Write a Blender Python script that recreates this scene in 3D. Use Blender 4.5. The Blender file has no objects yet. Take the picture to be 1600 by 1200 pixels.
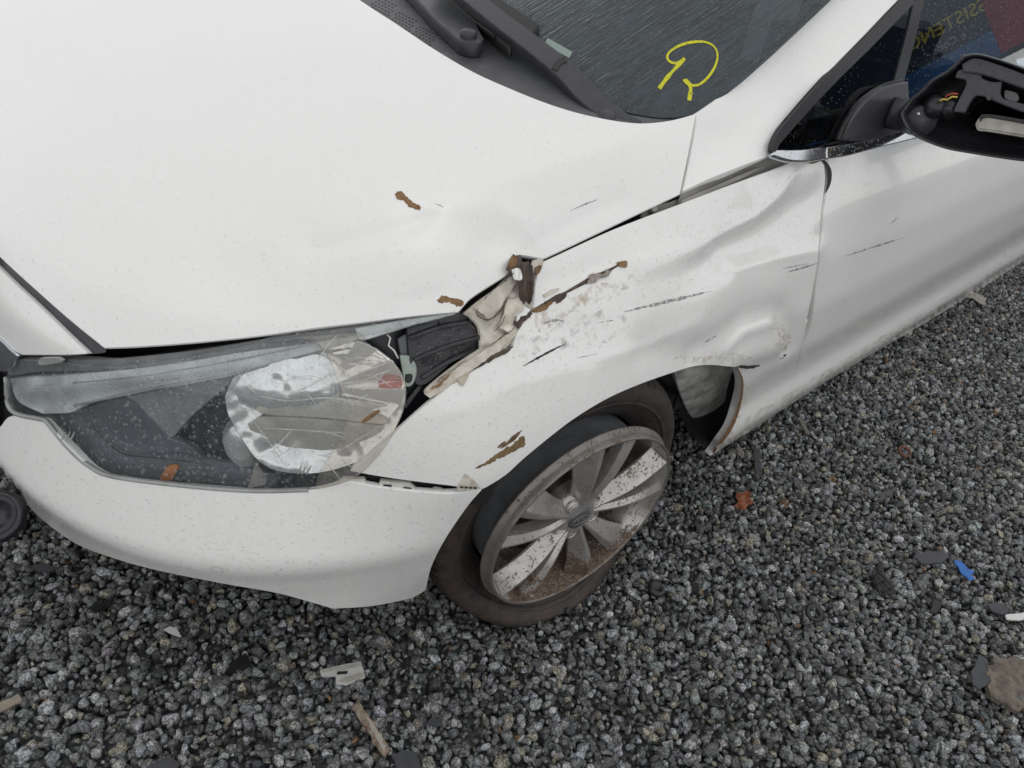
import bpy, bmesh, math, random
import numpy as np
from mathutils import Vector, Matrix
from mathutils.geometry import delaunay_2d_cdt
random.seed(7); RNG = np.random.default_rng(7)
SC = bpy.context.scene
COL = SC.collection

# ------------------------------------------------------------------ camera
FPX = 1150.0                                   # focal length for a 1600 px wide frame
CAM = np.array([-0.8768, -0.5686, 1.3886]); YAW, PITCH, ROLL = 0.8096, -0.6591, 0.1676
def cam_basis():
    f = np.array([math.cos(PITCH)*math.sin(YAW), math.cos(PITCH)*math.cos(YAW), math.sin(PITCH)])
    r = np.array([math.cos(YAW), -math.sin(YAW), 0.]); u = np.cross(r, f)
    c, s = math.cos(ROLL), math.sin(ROLL)
    return np.array([c*r+s*u, -s*r+c*u, f])
MB = cam_basis()
cd = bpy.data.cameras.new('camera'); cam = bpy.data.objects.new('camera', cd); COL.objects.link(cam)
cd.sensor_width = 36; cd.lens = 36*FPX/1600; cd.clip_start = .02; cd.clip_end = 2000
cam.matrix_world = Matrix(((MB[0][0], MB[1][0], -MB[2][0], CAM[0]), (MB[0][1], MB[1][1], -MB[2][1], CAM[1]),
                           (MB[0][2], MB[1][2], -MB[2][2], CAM[2]), (0, 0, 0, 1)))
SC.camera = cam

# ------------------------------------------------------------------ sky, sun, exposure (overcast)
SUN_EL, SUN_AZ = math.radians(79), math.radians(188)
w = bpy.data.worlds.new('World'); SC.world = w; w.use_nodes = True
nt = w.node_tree; nt.nodes.clear()
sky = nt.nodes.new('ShaderNodeTexSky'); sky.sky_type = 'NISHITA'; sky.sun_disc = False
sky.sun_elevation = SUN_EL; sky.sun_rotation = SUN_AZ; sky.air_density = 1.0; sky.dust_density = .8; sky.ozone_density = 1.0
hsv = nt.nodes.new('ShaderNodeHueSaturation'); hsv.inputs['Saturation'].default_value = .09
bgn = nt.nodes.new('ShaderNodeBackground'); bgn.inputs['Strength'].default_value = .15
out = nt.nodes.new('ShaderNodeOutputWorld')
nt.links.new(sky.outputs[0], hsv.inputs['Color']); nt.links.new(hsv.outputs[0], bgn.inputs[0]); nt.links.new(bgn.outputs[0], out.inputs[0])
sl = bpy.data.lights.new('sun', 'SUN'); sl.energy = .72; sl.angle = math.radians(180); sl.color = (1, .97, .93)
so = bpy.data.objects.new('sun', sl); COL.objects.link(so)
sd = Vector((math.sin(SUN_AZ)*math.cos(SUN_EL), math.cos(SUN_AZ)*math.cos(SUN_EL), math.sin(SUN_EL)))
so.rotation_euler = sd.to_track_quat('Z', 'Y').to_euler(); so.location = (0, -3, 6)
SC.view_settings.view_transform = 'Standard'; SC.view_settings.look = 'None'
SC.view_settings.exposure = 0.13; SC.view_settings.gamma = 1.0

# ------------------------------------------------------------------ survey helpers: photo rays to world points
def rays(px):
    px = np.atleast_2d(np.asarray(px, float))
    return np.stack([(px[:, 0]-800)/FPX, -(px[:, 1]-600)/FPX, np.ones(len(px))], 1) @ MB
def on_plane(P0, N, off=0.):
    P0 = np.asarray(P0, float); N = np.asarray(N, float); N = N/np.linalg.norm(N)
    def f(px):
        d = rays(px); t = ((P0+off*N-CAM) @ N)/(d @ N)
        return CAM+t[:, None]*d, np.tile(N, (len(d), 1))
    f.N = N
    return f
def at(px, **k):
    ax = 'xyz'.index(list(k)[0]); v = list(k.values())[0]
    d = rays([px])[0]; return CAM+d*(v-CAM[ax])/d[ax]
def table(zs, vs, sm=.03):
    g = np.linspace(-.2, 1.6, 901); v = np.interp(g, zs, vs)
    k = np.exp(-.5*(np.arange(-60, 61)*.002/sm)**2); k /= k.sum()
    v = np.convolve(np.pad(v, 60, 'edge'), k, 'valid')
    return lambda z: np.interp(z, g, v)
side_prof = table([.10, .20, .30, .42, .55, .62, .68, .75, .82, .88, .95, 1.05, 1.2], [.105, .082, .048, .014, 0, .019, .045, .083, .128, .175, .25, .38, .6], .020)
mid_prof = table([.10, .20, .30, .42, .55, .66, .75, .82, .88, .95, 1.05, 1.2], [.085, .05, .03, .008, 0, .014, .038, .066, .098, .155, .27, .5], .022)
door_prof = table([.10, .16, .20, .245, .275, .31, .36, .45, .58, .70, .80, .93, 1.05], [.10, .050, .024, .018, .022, .030, .024, .004, .002, .020, .048, .104, .17], .012)
front_prof = table([.10, .20, .30, .37, .405, .43, .47, .52, .56, .62, .70, .78, .86, 1.0], [.080, .072, .058, .042, .030, .029, .044, .064, .080, .090, .110, .165, .27, .6], .009)
def sstep(a, b, x):
    t = np.clip((x-a)/(b-a), 0, 1); return t*t*(3-2*t)
DENTS = []                                      # (3D points of a polyline, amplitude, width)
def dist_poly(X, pts):
    best = np.full(len(X), 1e9)
    if len(pts) == 1: return np.linalg.norm(X-pts[0], axis=1)
    for a, b in zip(pts[:-1], pts[1:]):
        ab = b-a; t = np.clip(((X-a) @ ab)/(ab @ ab), 0, 1)
        best = np.minimum(best, np.linalg.norm(X-a-t[:, None]*ab, axis=1))
    return best
def body(X, dents=True):
    """Implicit car body: <0 inside.  Side / front shell smoothly cut by the bonnet height field."""
    x, y, z = X[:, 0], X[:, 1], X[:, 2]
    ax = np.clip(-.1-x, 0, None)/.805; by = np.clip(.89-y, 0, None)/.89
    G = .89*(1-(ax**2.6+by**2.6)**(1/2.6))
    wf = sstep(-.28, -.56, x); wd = sstep(.36, .60, x)
    wm = sstep(-.10, .25, x)
    prof = (side_prof(z)*(1-wm)+mid_prof(z)*wm)*(1-wf)*(1-wd)+front_prof(z)*wf+door_prof(z)*wd
    side = prof-G
    xx = np.minimum(x-.05, .45)
    zc = 1.02+.12*xx-.19*xx*xx
    top = z-(zc-.085*(by)**2.5)
    k = .022
    m = np.maximum(side, top); F = m+k*np.log(np.exp((side-m)/k)+np.exp((top-m)/k))-k*.3
    if dents:
        for pts, amp, wd_, kind in DENTS:
            lo = pts.min(0)-3*wd_; hi = pts.max(0)+3*wd_
            msk = np.all((X > lo) & (X < hi), axis=1)
            if msk.any():
                dd = dist_poly(X[msk], pts)/wd_
                F[msk] -= amp*(np.exp(-.5*dd*dd) if kind == 'g' else np.exp(1-np.sqrt(dd*dd+.006)/.8)/2.7*np.clip(3-dd, 0, 1))
    return F
def on_body(off=0., dents=True, tmin=.45, tmax=5.5, n=90, deform=None):
    """First hit of each ray with the body surface raised by off (negative = inside)."""
    def f(px):
        px = np.atleast_2d(np.asarray(px, float)); d = rays(px)
        o = off(px) if callable(off) else np.full(len(px), off)
        ts = np.concatenate([np.linspace(tmin, 2.6, n), np.linspace(2.65, tmax, 30)])
        lo = np.full(len(px), np.nan); hi = lo.copy(); bt = np.full(len(px), ts[0]); bv = np.full(len(px), 1e9)
        todo = np.ones(len(px), bool); prev = ts[0]
        for t in ts:
            idx = np.nonzero(todo)[0]
            if not len(idx): break
            v = body(CAM+t*d[idx], False)-o[idx]
            b = v < bv[idx]; bv[idx[b]] = v[b]; bt[idx[b]] = t
            h = idx[v < 0]; lo[h] = prev; hi[h] = t; todo[h] = False; prev = t
        ok = ~todo
        lo2 = np.where(ok, lo-.06, bt); hi2 = np.where(ok, hi+.03, bt)
        for _ in range(26):
            m = .5*(lo2+hi2); v = body(CAM+m[:, None]*d, dents)-o
            s = v > 0; lo2 = np.where(s, m, lo2); hi2 = np.where(s, hi2, m)
        P = CAM+(.5*(lo2+hi2))[:, None]*d
        if deform: P = deform(px, P)
        e = 2e-3; N = np.stack([body(P+e*np.eye(3)[i], False)-body(P-e*np.eye(3)[i], False) for i in range(3)], 1)
        N /= np.linalg.norm(N, axis=1)[:, None]+1e-12
        return P, N
    return f
def on_tps(ctrl):
    """Smooth sheet through surveyed points: ctrl = [(px, py, axis, value)]"""
    c = np.array([[a, b] for a, b, _, _ in ctrl], float)/1000
    t = np.array([(v-CAM['xyz'.index(a)])/rays([(p, q)])[0]['xyz'.index(a)] for p, q, a, v in ctrl])
    def U(r2): return .5*r2*np.log(np.maximum(r2, 1e-12))
    n = len(c); K = U(((c[:, None]-c[None])**2).sum(2)); Pm = np.c_[np.ones(n), c]
    A = np.zeros((n+3, n+3)); A[:n, :n] = K+1e-6*np.eye(n); A[:n, n:] = Pm; A[n:, :n] = Pm.T
    s = np.linalg.solve(A, np.r_[1/t, 0, 0, 0])
    def f(px, off=0.):
        p = np.atleast_2d(np.asarray(px, float))/1000
        it = U(((p[:, None]-c[None])**2).sum(2)) @ s[:n]+np.c_[np.ones(len(p)), p] @ s[n:]
        d = rays(p*1000); return CAM+d/it[:, None], None
    return f
def crom(pts, step=6.):
    P = np.asarray(pts, float)
    if len(P) < 3:
        n = max(1, int(np.linalg.norm(P[1]-P[0])/step)); return [P[0]+(P[1]-P[0])*i/n for i in range(n)]
    Q = np.vstack([2*P[0]-P[1], P, 2*P[-1]-P[-2]]); o = []
    for i in range(1, len(Q)-2):
        n = max(1, int(round(np.linalg.norm(Q[i+1]-Q[i])/step)))
        for k in range(n):
            t = k/n; a, b, c, e = Q[i-1], Q[i], Q[i+1], Q[i+2]
            o.append(.5*((2*b)+(c-a)*t+(2*a-5*b+4*c-e)*t*t+(3*b-a-3*c+e)*t**3))
    return o
def outline(strokes, step=6.):
    """strokes share their corner points; each is smoothed on its own, corners stay sharp"""
    o = []
    for i, s in enumerate(strokes):
        nx = strokes[(i+1) % len(strokes)][0]
        s = list(s)
        if tuple(s[-1]) != tuple(nx): s.append(nx)
        o += crom(s, step)
    return np.array(o)
def inside(poly, p):
    x, y = p[:, 0], p[:, 1]; r = np.zeros(len(p), bool)
    x0, y0 = poly[:, 0], poly[:, 1]; x1, y1 = np.roll(x0, -1), np.roll(y0, -1)
    for a, b, c, e in zip(x0, y0, x1, y1):
        if b == e: continue
        m = ((b > y) != (e > y)) & (x < (c-a)*(y-b)/(e-b)+a); r ^= m
    return r
def edge_dist(poly, p):
    b = np.full(len(p), 1e9)
    for a, c in zip(poly, np.roll(poly, -1, 0)):
        ab = c-a; l = ab @ ab
        t = np.clip(((p-a) @ ab)/max(l, 1e-9), 0, 1); b = np.minimum(b, ((p-a-t[:, None]*ab)**2).sum(1))
    return np.sqrt(b)

# ------------------------------------------------------------------ mesh helpers
def mesh_obj(name, V, F, mat, parent=None, smooth=True):
    me = bpy.data.meshes.new(name); me.from_pydata([tuple(map(float, v)) for v in V], [], [tuple(map(int, f)) for f in F])
    me.validate(); me.update()
    if smooth: me.shade_smooth()
    if mat: me.materials.append(mat)
    o = bpy.data.objects.new(name, me); COL.objects.link(o)
    if parent: o.parent = parent
    return o
def bm_obj(name, bm, mat, parent=None, smooth=False):
    bmesh.ops.recalc_face_normals(bm, faces=bm.faces)
    me = bpy.data.meshes.new(name); bm.to_mesh(me); bm.free()
    if smooth: me.shade_smooth()
    if mat: me.materials.append(mat)
    o = bpy.data.objects.new(name, me); COL.objects.link(o)
    if parent: o.parent = parent
    return o
def panel(name, poly, surf, mat, parent=None, res=6., rim=.012, hem=.0015, smooth=True, raw=False):
    """A sheet of bodywork: the outline filled with a fine grid laid on a surface, edge turned inwards by rim."""
    P = np.array(poly, float) if raw else outline(poly, res)
    keep = [0]
    for i in range(1, len(P)):
        if np.linalg.norm(P[i]-P[keep[-1]]) > .25*min(res, 3): keep.append(i)
    if np.linalg.norm(P[keep[-1]]-P[0]) < .25*min(res, 3): keep.pop()
    P = P[keep]
    lo, hi = P.min(0), P.max(0); h = res*.87
    gx, gy = np.meshgrid(np.arange(lo[0], hi[0]+res, res), np.arange(lo[1], hi[1]+h, h))
    gx = gx+(np.arange(gx.shape[0]) % 2)[:, None]*res*.5
    g = np.c_[gx.ravel(), gy.ravel()]
    g = g[inside(P, g)]
    if len(g): g = g[edge_dist(P, g) > .55*res]
    pts = np.vstack([P, g]) if len(g) else P
    n = len(P)
    r = delaunay_2d_cdt([Vector(p) for p in pts], [], [list(range(n))], 1, 1e-5)
    V2 = np.array([[v.x, v.y] for v in r[0]]); F = [list(f) for f in r[2]]
    X, N = surf(V2)
    V = [tuple(x) for x in X]
    # face the camera
    a, b, c = F[0]; nn = np.cross(X[b]-X[a], X[c]-X[a])
    if nn @ (X[a]-CAM) > 0: F = [f[::-1] for f in F]
    if N is None:
        N = np.zeros_like(X)
        fa = np.array(F); cr = np.cross(X[fa[:, 1]]-X[fa[:, 0]], X[fa[:, 2]]-X[fa[:, 0]])
        for i in range(3): np.add.at(N, fa[:, i], cr)
        N /= np.linalg.norm(N, axis=1)[:, None]+1e-12
    if rim:
        cnt = {}
        for f in F:
            for i in range(3):
                e = (f[i], f[(i+1) % 3]); cnt[e] = 1
        be = [e for e in cnt if (e[1], e[0]) not in cnt]
        bv = sorted({v for e in be for v in e}); cen = {}
        tang = {v: np.zeros(3) for v in bv}
        for a, b in be:
            t = X[b]-X[a]; t = t/(np.linalg.norm(t)+1e-12); tang[a] += t; tang[b] += t
        m0, m1, m2 = {}, {}, {}
        for v in bv:
            o = np.cross(tang[v], N[v]); o = o/(np.linalg.norm(o)+1e-12)
            m0[v] = len(V); V.append(tuple(X[v]))
            m1[v] = len(V); V.append(tuple(X[v]+o*hem-N[v]*hem))
            m2[v] = len(V); V.append(tuple(X[v]+o*hem*.6-N[v]*(rim+hem)))
        for a, b in be:
            F.append([m0[b], m0[a], m1[a], m1[b]]); F.append([m1[b], m1[a], m2[a], m2[b]])
    return mesh_obj(name, V, F, mat, parent, smooth)
def sliver(pts, w0, w1=None, step=5):
    """thin tapering mark along a line: returns an outline"""
    P = np.array(crom(pts, step)+[np.array(pts[-1], float)]); n = len(P)
    T = np.gradient(P, axis=0); T /= np.linalg.norm(T, axis=1)[:, None]+1e-9
    Nn = np.c_[-T[:, 1], T[:, 0]]; u = np.linspace(0, 1, n)
    ww = w0 if callable(w0) else (lambda u: w0*np.sin(np.pi*np.clip(u, .04, .96))**.6)
    wv = ww(u)*(1 if callable(w0) else (1+.25*np.sin(u*37+pts[0][0])))*.5
    return np.vstack([P+Nn*wv[:, None], (P-Nn*wv[:, None])[::-1]])
def ragged(cx, cy, pts, jit=1.5, step=4, seed=1):
    r = np.random.default_rng(seed); P = np.array(crom(list(pts)+[pts[0]], step))
    return P+r.normal(size=P.shape)*jit
def tube(name, pts, r, mat, parent=None, seg=8, caps=True):
    P = [Vector(p) for p in pts]; V = []; F = []
    rr = r if hasattr(r, '__len__') else [r]*len(P); up = Vector((0, 0, 1))
    for i, p in enumerate(P):
        t = (P[min(i+1, len(P)-1)]-P[max(i-1, 0)]).normalized()
        a = t.cross(up if abs(t.z) < .9 else Vector((1, 0, 0))).normalized(); b = t.cross(a)
        for k in range(seg):
            an = 2*math.pi*k/seg; V.append(p+(a*math.cos(an)+b*math.sin(an))*rr[i])
    for i in range(len(P)-1):
        for k in range(seg):
            F.append((i*seg+k, i*seg+(k+1) % seg, (i+1)*seg+(k+1) % seg, (i+1)*seg+k))
    if caps:
        F.append(tuple(range(seg))[::-1]); F.append(tuple(range((len(P)-1)*seg, len(P)*seg)))
    return mesh_obj(name, V, F, mat, parent)
def plate(name, poly, P0, N, off, thick, mat, parent=None, bevel=.0015, step=4, raw=False):
    """solid plate of the given outline lying in a plane, front face at off, bevelled edges"""
    s = on_plane(P0, N, off); Q = np.array(poly, float) if raw else outline(poly, step)
    X, _ = s(Q); Nn = s.N
    if Nn @ (X[0]-CAM) > 0: Nn = -Nn
    bm = bmesh.new(); vs = [bm.verts.new(x) for x in X]; f = bm.faces.new(vs)
    r = bmesh.ops.extrude_face_region(bm, geom=[f])
    for v in [g for g in r['geom'] if isinstance(g, bmesh.types.BMVert)]: v.co -= Vector(Nn)*thick
    bmesh.ops.recalc_face_normals(bm, faces=bm.faces)
    if bevel:
        es = [e for e in bm.edges if e.calc_face_angle(0) > .9]
        bmesh.ops.bevel(bm, geom=es, offset=bevel, segments=2, affect='EDGES', clamp_overlap=True)
    return bm_obj(name, bm, mat, parent)
def lathe(name, prof, C, n, mat, parent=None, seg=96, fix=None, closed=False):
    n = Vector(n).normalized(); a = n.cross(Vector((0, 0, 1))).normalized(); b = a.cross(n)   # b points up
    V = []; F = []; m = len(prof)
    for k in range(seg):
        th = 2*math.pi*k/seg; d = a*math.cos(th)+b*math.sin(th)
        for (r, wv) in prof:
            p = Vector(C)+d*r+n*wv
            V.append(fix(p, th, r, wv) if fix else p)
    for k in range(seg):
        for i in range(m if closed else m-1):
            j = (i+1) % m; k2 = (k+1) % seg
            F.append((k*m+i, k*m+j, k2*m+j, k2*m+i))
    return mesh_obj(name, V, F, mat, parent)
def tag(o, label=None, cat=None, group=None, kind=None):
    if label: o['label'] = label
    if cat: o['category'] = cat
    if group: o['group'] = group
    if kind: o['kind'] = kind
    return o

# ------------------------------------------------------------------ materials
def mat(name):
    m = bpy.data.materials.new(name); m.use_nodes = True; t = m.node_tree; t.nodes.clear()
    o = t.nodes.new('ShaderNodeOutputMaterial'); p = t.nodes.new('ShaderNodeBsdfPrincipled')
    t.links.new(p.outputs[0], o.inputs[0]); return m, t, p
def node(t, typ, **kw):
    n = t.nodes.new(typ)
    for k, v in kw.items():
        if k in n.inputs: n.inputs[k].default_value = v
        else: setattr(n, k, v)
    return n
def ramp(t, src, stops):
    r = t.nodes.new('ShaderNodeValToRGB'); t.links.new(src, r.inputs[0])
    e = r.color_ramp.elements
    while len(e) < len(stops): e.new(.5)
    for el, (p, c) in zip(e, stops):
        el.position = p; el.color = (c, c, c, 1) if not hasattr(c, '__len__') else (*c, 1)
    return r.outputs[0]
def mixc(t, fac, a, b, mode='MIX'):
    m = t.nodes.new('ShaderNodeMix'); m.data_type = 'RGBA'; m.blend_type = mode
    for s, i in ((fac, 0), (a, 6), (b, 7)):
        if hasattr(s, 'links'): t.links.new(s, m.inputs[i])
        elif i == 0: m.inputs[0].default_value = s
        else: m.inputs[i].default_value = (*s, 1) if len(s) == 3 else s
    return m.outputs[2]
def math_n(t, op, a, b=None):
    m = t.nodes.new('ShaderNodeMath'); m.operation = op
    for i, s in enumerate((a, b)):
        if s is None: continue
        if hasattr(s, 'links'): t.links.new(s, m.inputs[i])
        else: m.inputs[i].default_value = s
    return m.outputs[0]
def coords(t, scale=(1, 1, 1)):
    c = t.nodes.new('ShaderNodeTexCoord'); mp = t.nodes.new('ShaderNodeMapping'); mp.inputs['Scale'].default_value = scale
    t.links.new(c.outputs['Object'], mp.inputs[0]); return mp.outputs[0]
def noise(t, co, scale, detail=4, rough=.55):
    n = node(t, 'ShaderNodeTexNoise', Scale=scale, Detail=detail, Roughness=rough); t.links.new(co, n.inputs['Vector']); return n.outputs['Fac']
def droplets(t, co, scale, cover=.45, size=.33):
    """height of scattered round rain drops: a random part of the cells carries one"""
    v = node(t, 'ShaderNodeTexVoronoi', Scale=scale); t.links.new(co, v.inputs['Vector'])
    sep = t.nodes.new('ShaderNodeSeparateColor'); t.links.new(v.outputs['Color'], sep.inputs[0])
    rad = math_n(t, 'MULTIPLY', sep.outputs[1], size); rad = math_n(t, 'ADD', rad, .06)
    q = math_n(t, 'DIVIDE', v.outputs['Distance'], rad)
    hh = math_n(t, 'SUBTRACT', 1.0, math_n(t, 'MULTIPLY', q, q)); hh = math_n(t, 'MAXIMUM', hh, 0.)
    hh = math_n(t, 'SQRT', hh)
    hh = math_n(t, 'MULTIPLY', hh, rad)
    on = math_n(t, 'LESS_THAN', sep.outputs[0], cover)
    return math_n(t, 'MULTIPLY', hh, on)
def bump(t, p, h, dist, strength=1., inp='Normal', prev=None):
    b = node(t, 'ShaderNodeBump', Strength=strength, Distance=dist); t.links.new(h, b.inputs['Height'])
    if prev: t.links.new(prev, b.inputs['Normal'])
    t.links.new(b.outputs[0], p.inputs[inp]); return b.outputs[0]
def simple(name, col, rough=.5, metal=0., spec=.5, nscale=None, namp=.3, bmp=0., drops=None, col2=None, coat=0.):
    m, t, p = mat(name); co = coords(t)
    p.inputs['Roughness'].default_value = rough; p.inputs['Metallic'].default_value = metal
    p.inputs['Specular IOR Level'].default_value = spec; p.inputs['Coat Weight'].default_value = coat
    if nscale:
        nf = noise(t, co, nscale, 6, .6); c2 = col2 or tuple(c*(1-namp) for c in col)
        f = ramp(t, nf, [(.35, 0.), (.65, 1.)])
        t.links.new(mixc(t, f, c2, col), p.inputs['Base Color'])
        if bmp: prev = bump(t, p, nf, bmp)
    else: p.inputs['Base Color'].default_value = (*col, 1)
    if drops: bump(t, p, droplets(t, co, drops[0], drops[1]), drops[2]/drops[0], 1.)
    return m
def make_paint(name, base=(.79, .79, .768), drops=(175, .40), rough=.28, dirt=.35):
    m, t, p = mat(name); co = coords(t)
    big = noise(t, co, 5, 5, .6); fine = noise(t, co, 260, 3, .6)
    streak = noise(t, coords(t, (60, 60, 3)), 1., 4, .6)
    c = mixc(t, math_n(t, 'MULTIPLY', ramp(t, big, [(.3, 0.), (.8, 1.)]), .35), base, tuple(b*.95 for b in base))
    # road film and brown specks
    c = mixc(t, math_n(t, 'MULTIPLY', ramp(t, streak, [(.5, 0.), (.8, 1.)]), .25*dirt), c, (.56, .53, .47))
    sp = noise(t, co, 75, 2, .5)
    c = mixc(t, math_n(t, 'MULTIPLY', ramp(t, sp, [(.735, 0.), (.765, 1.)]), .6*dirt), c, (.42, .36, .27))
    t.links.new(c, p.inputs['Base Color'])
    t.links.new(math_n(t, 'ADD', math_n(t, 'MULTIPLY', big, .08), rough-.02), p.inputs['Roughness'])
    p.inputs['Coat Weight'].default_value = .7; p.inputs['Coat Roughness'].default_value = .05
    d = math_n(t, 'ADD', droplets(t, co, drops[0], drops[1]), math_n(t, 'MULTIPLY', droplets(t, co, drops[0]*2.3, drops[1]), .45))
    b = bump(t, p, d, .40/drops[0], .9)
    t.links.new(b, p.inputs['Coat Normal'])
    return m
def make_glass(name, tint=(.55, .6, .6), rough=.04, drops=None, streak=False, haze=0., hazecol=(.4, .4, .4), hazemap=(30, 30, 30)):
    m = bpy.data.materials.new(name); m.use_nodes = True; t = m.node_tree; t.nodes.clear()
    o = t.nodes.new('ShaderNodeOutputMaterial'); co = coords(t)
    tr = node(t, 'ShaderNodeBsdfTransparent'); tr.inputs[0].default_value = (*tint, 1)
    gl = node(t, 'ShaderNodeBsdfGlossy', Roughness=rough); fr = node(t, 'ShaderNodeLayerWeight', Blend=.5)
    mx = t.nodes.new('ShaderNodeMixShader')
    bp = node(t, 'ShaderNodeBump', Strength=1., Distance=1.)
    h = None
    if drops: h = math_n(t, 'MULTIPLY', droplets(t, co, drops[0], drops[1]), drops[2]/drops[0])
    if streak:
        s = noise(t, coords(t, streak), 1., 3, .5); s = math_n(t, 'MULTIPLY', s, .004)
        h = math_n(t, 'ADD', h, s) if h else s
    if h:
        t.links.new(h, bp.inputs['Height']); t.links.new(bp.outputs[0], gl.inputs['Normal']); t.links.new(bp.outputs[0], fr.inputs['Normal'])
    fz = math_n(t, 'ADD', math_n(t, 'MULTIPLY', math_n(t, 'POWER', fr.outputs['Facing'], 5.), .96), .04)
    t.links.new(fz, mx.inputs[0]); t.links.new(tr.outputs[0], mx.inputs[1]); t.links.new(gl.outputs[0], mx.inputs[2])
    last = mx.outputs[0]
    if haze:
        df = node(t, 'ShaderNodeBsdfDiffuse'); df.inputs[0].default_value = (*hazecol, 1)
        m2 = t.nodes.new('ShaderNodeMixShader'); nz = noise(t, coords(t, hazemap), 1., 6, .65)
        t.links.new(math_n(t, 'MULTIPLY', ramp(t, nz, [(.3, .35), (.7, 1.)]), haze), m2.inputs[0])
        t.links.new(last, m2.inputs[1]); t.links.new(df.outputs[0], m2.inputs[2]); last = m2.outputs[0]
    t.links.new(last, o.inputs[0]); return m
def make_stain(name, col, lo=.45, hi=.75, amt=.7, sc=35):
    m = bpy.data.materials.new(name); m.use_nodes = True; t = m.node_tree; t.nodes.clear(); o = t.nodes.new('ShaderNodeOutputMaterial'); co = coords(t)
    tr = t.nodes.new('ShaderNodeBsdfTransparent'); df = t.nodes.new('ShaderNodeBsdfDiffuse'); df.inputs[0].default_value = (*col, 1); mx = t.nodes.new('ShaderNodeMixShader')
    f = math_n(t, 'MULTIPLY', ramp(t, noise(t, co, sc, 8, .7), [(lo, 0.), (hi, 1.)]), amt)
    t.links.new(f, mx.inputs[0]); t.links.new(tr.outputs[0], mx.inputs[1]); t.links.new(df.outputs[0], mx.inputs[2]); t.links.new(mx.outputs[0], o.inputs[0]); return m
M = {}
M['paint'] = make_paint('white_paint')
M['hood_paint'] = make_paint('white_bonnet_paint', drops=(200, .22), dirt=.25)
M['inner_metal'] = simple('dirty_inner_metal', (.60, .575, .51), .42, nscale=45, col2=(.44, .40, .33), bmp=.002)
M['grey_primer'] = simple('grey_inner_apron', (.30, .29, .27), .55, nscale=14, col2=(.22, .21, .19))
M['black'] = simple('black_void_plastic', (.012, .012, .013), .6)
M['plastic'] = simple('wet_black_plastic', (.022, .023, .027), .32, nscale=90, namp=.4, drops=(140, .5, .9))
M['cowl'] = simple('grey_black_cowl_plastic', (.078, .080, .088), .5, nscale=22, col2=(.050, .051, .056), drops=(170, .35, .7))
M['wiper'] = simple('wiper_arm_black', (.038, .039, .046), .42, nscale=40, namp=.3, drops=(200, .3, .6))
M['rubber'] = simple('black_rubber', (.014, .014, .015), .55, nscale=60, namp=.3)
M['seal'] = simple('grey_seal', (.055, .057, .066), .5, nscale=25, namp=.3)
M['chrome'] = simple('wet_chrome_trim', (.62, .64, .66), .16, 1., drops=(220, .7, 1.2))
M['rust'] = simple('brown_rust', (.20, .115, .05), .75, nscale=120, col2=(.09, .05, .025), bmp=.002)
M['darkrust'] = simple('dark_torn_metal', (.10, .07, .05), .7, nscale=90, col2=(.035, .026, .022), bmp=.003)
M['putty'] = simple('ochre_body_filler', (.25, .15, .07), .7, nscale=140, col2=(.17, .085, .03), bmp=.002)
M['scratch'] = make_stain('grey_scratch', (.26, .255, .25), .38, .62, .85, 160)
M['darkcrack'] = simple('dark_crack', (.035, .03, .027), .7)

# ------------------------------------------------------------------ dents in the bodywork (3D polylines on the shell)
def dent(px, amp, width, kind='g'):
    P, _ = on_body(0., False)(px); DENTS.append((P, amp, width, kind))
dent([(1000, 416), (1050, 399), (1120, 374), (1180, 340), (1212, 308), (1232, 270)], .019, .026, 'f')
dent([(1130, 384), (1190, 356), (1240, 326), (1276, 310)], -.014, .026)
dent([(1080, 418), (1140, 398), (1215, 382), (1278, 368)], -.007, .030)
dent([(1110, 402), (1190, 376), (1260, 330)], -.009, .030)
dent([(1150, 420), (1215, 402), (1280, 390)], .010, .022, 'f')
dent([(1262, 300), (1274, 390), (1264, 470)], .003, .018)
dent([(900, 470), (1010, 470), (1110, 455)], .005, .05)
dent([(1090, 548), (1130, 520), (1165, 492), (1215, 482)], -.006, .022)
dent([(1135, 545), (1160, 520), (1205, 505)], .009, .014, 'f')
dent([(1150, 560), (1215, 540)], .009, .024)
dent([(1228, 552), (1236, 515), (1222, 490)], -.008, .016)
dent([(1010, 545), (1075, 555)], -.007, .025)
dent([(940, 560), (1010, 540), (1090, 500)], .005, .020, 'f')
dent([(700, 322), (860, 262), (1000, 214), (1075, 186)], .013, .050, 'f')
dent([(490, 388), (560, 374), (625, 358), (690, 334)], -.014, .022, 'f')
dent([(560, 392), (640, 386), (720, 392)], .006, .030, 'f')
dent([(690, 334), (760, 322), (815, 345), (842, 385)], .014, .020, 'f')
dent([(760, 380), (800, 372), (826, 395)], -.006, .020)
dent([(835, 382), (900, 345), (980, 310)], -.009, .022, 'f')
dent([(650, 430), (720, 440), (790, 415)], .004, .03)
dent([(640, 470), (700, 452)], -.004, .02, 'f')
dent([(820, 490), (900, 520)], -.007, .03)
dent([(850, 440), (910, 425), (950, 405)], -.006, .022, 'f')
dent([(700, 640), (800, 600), (900, 575)], .003, .03, 'f')

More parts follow.
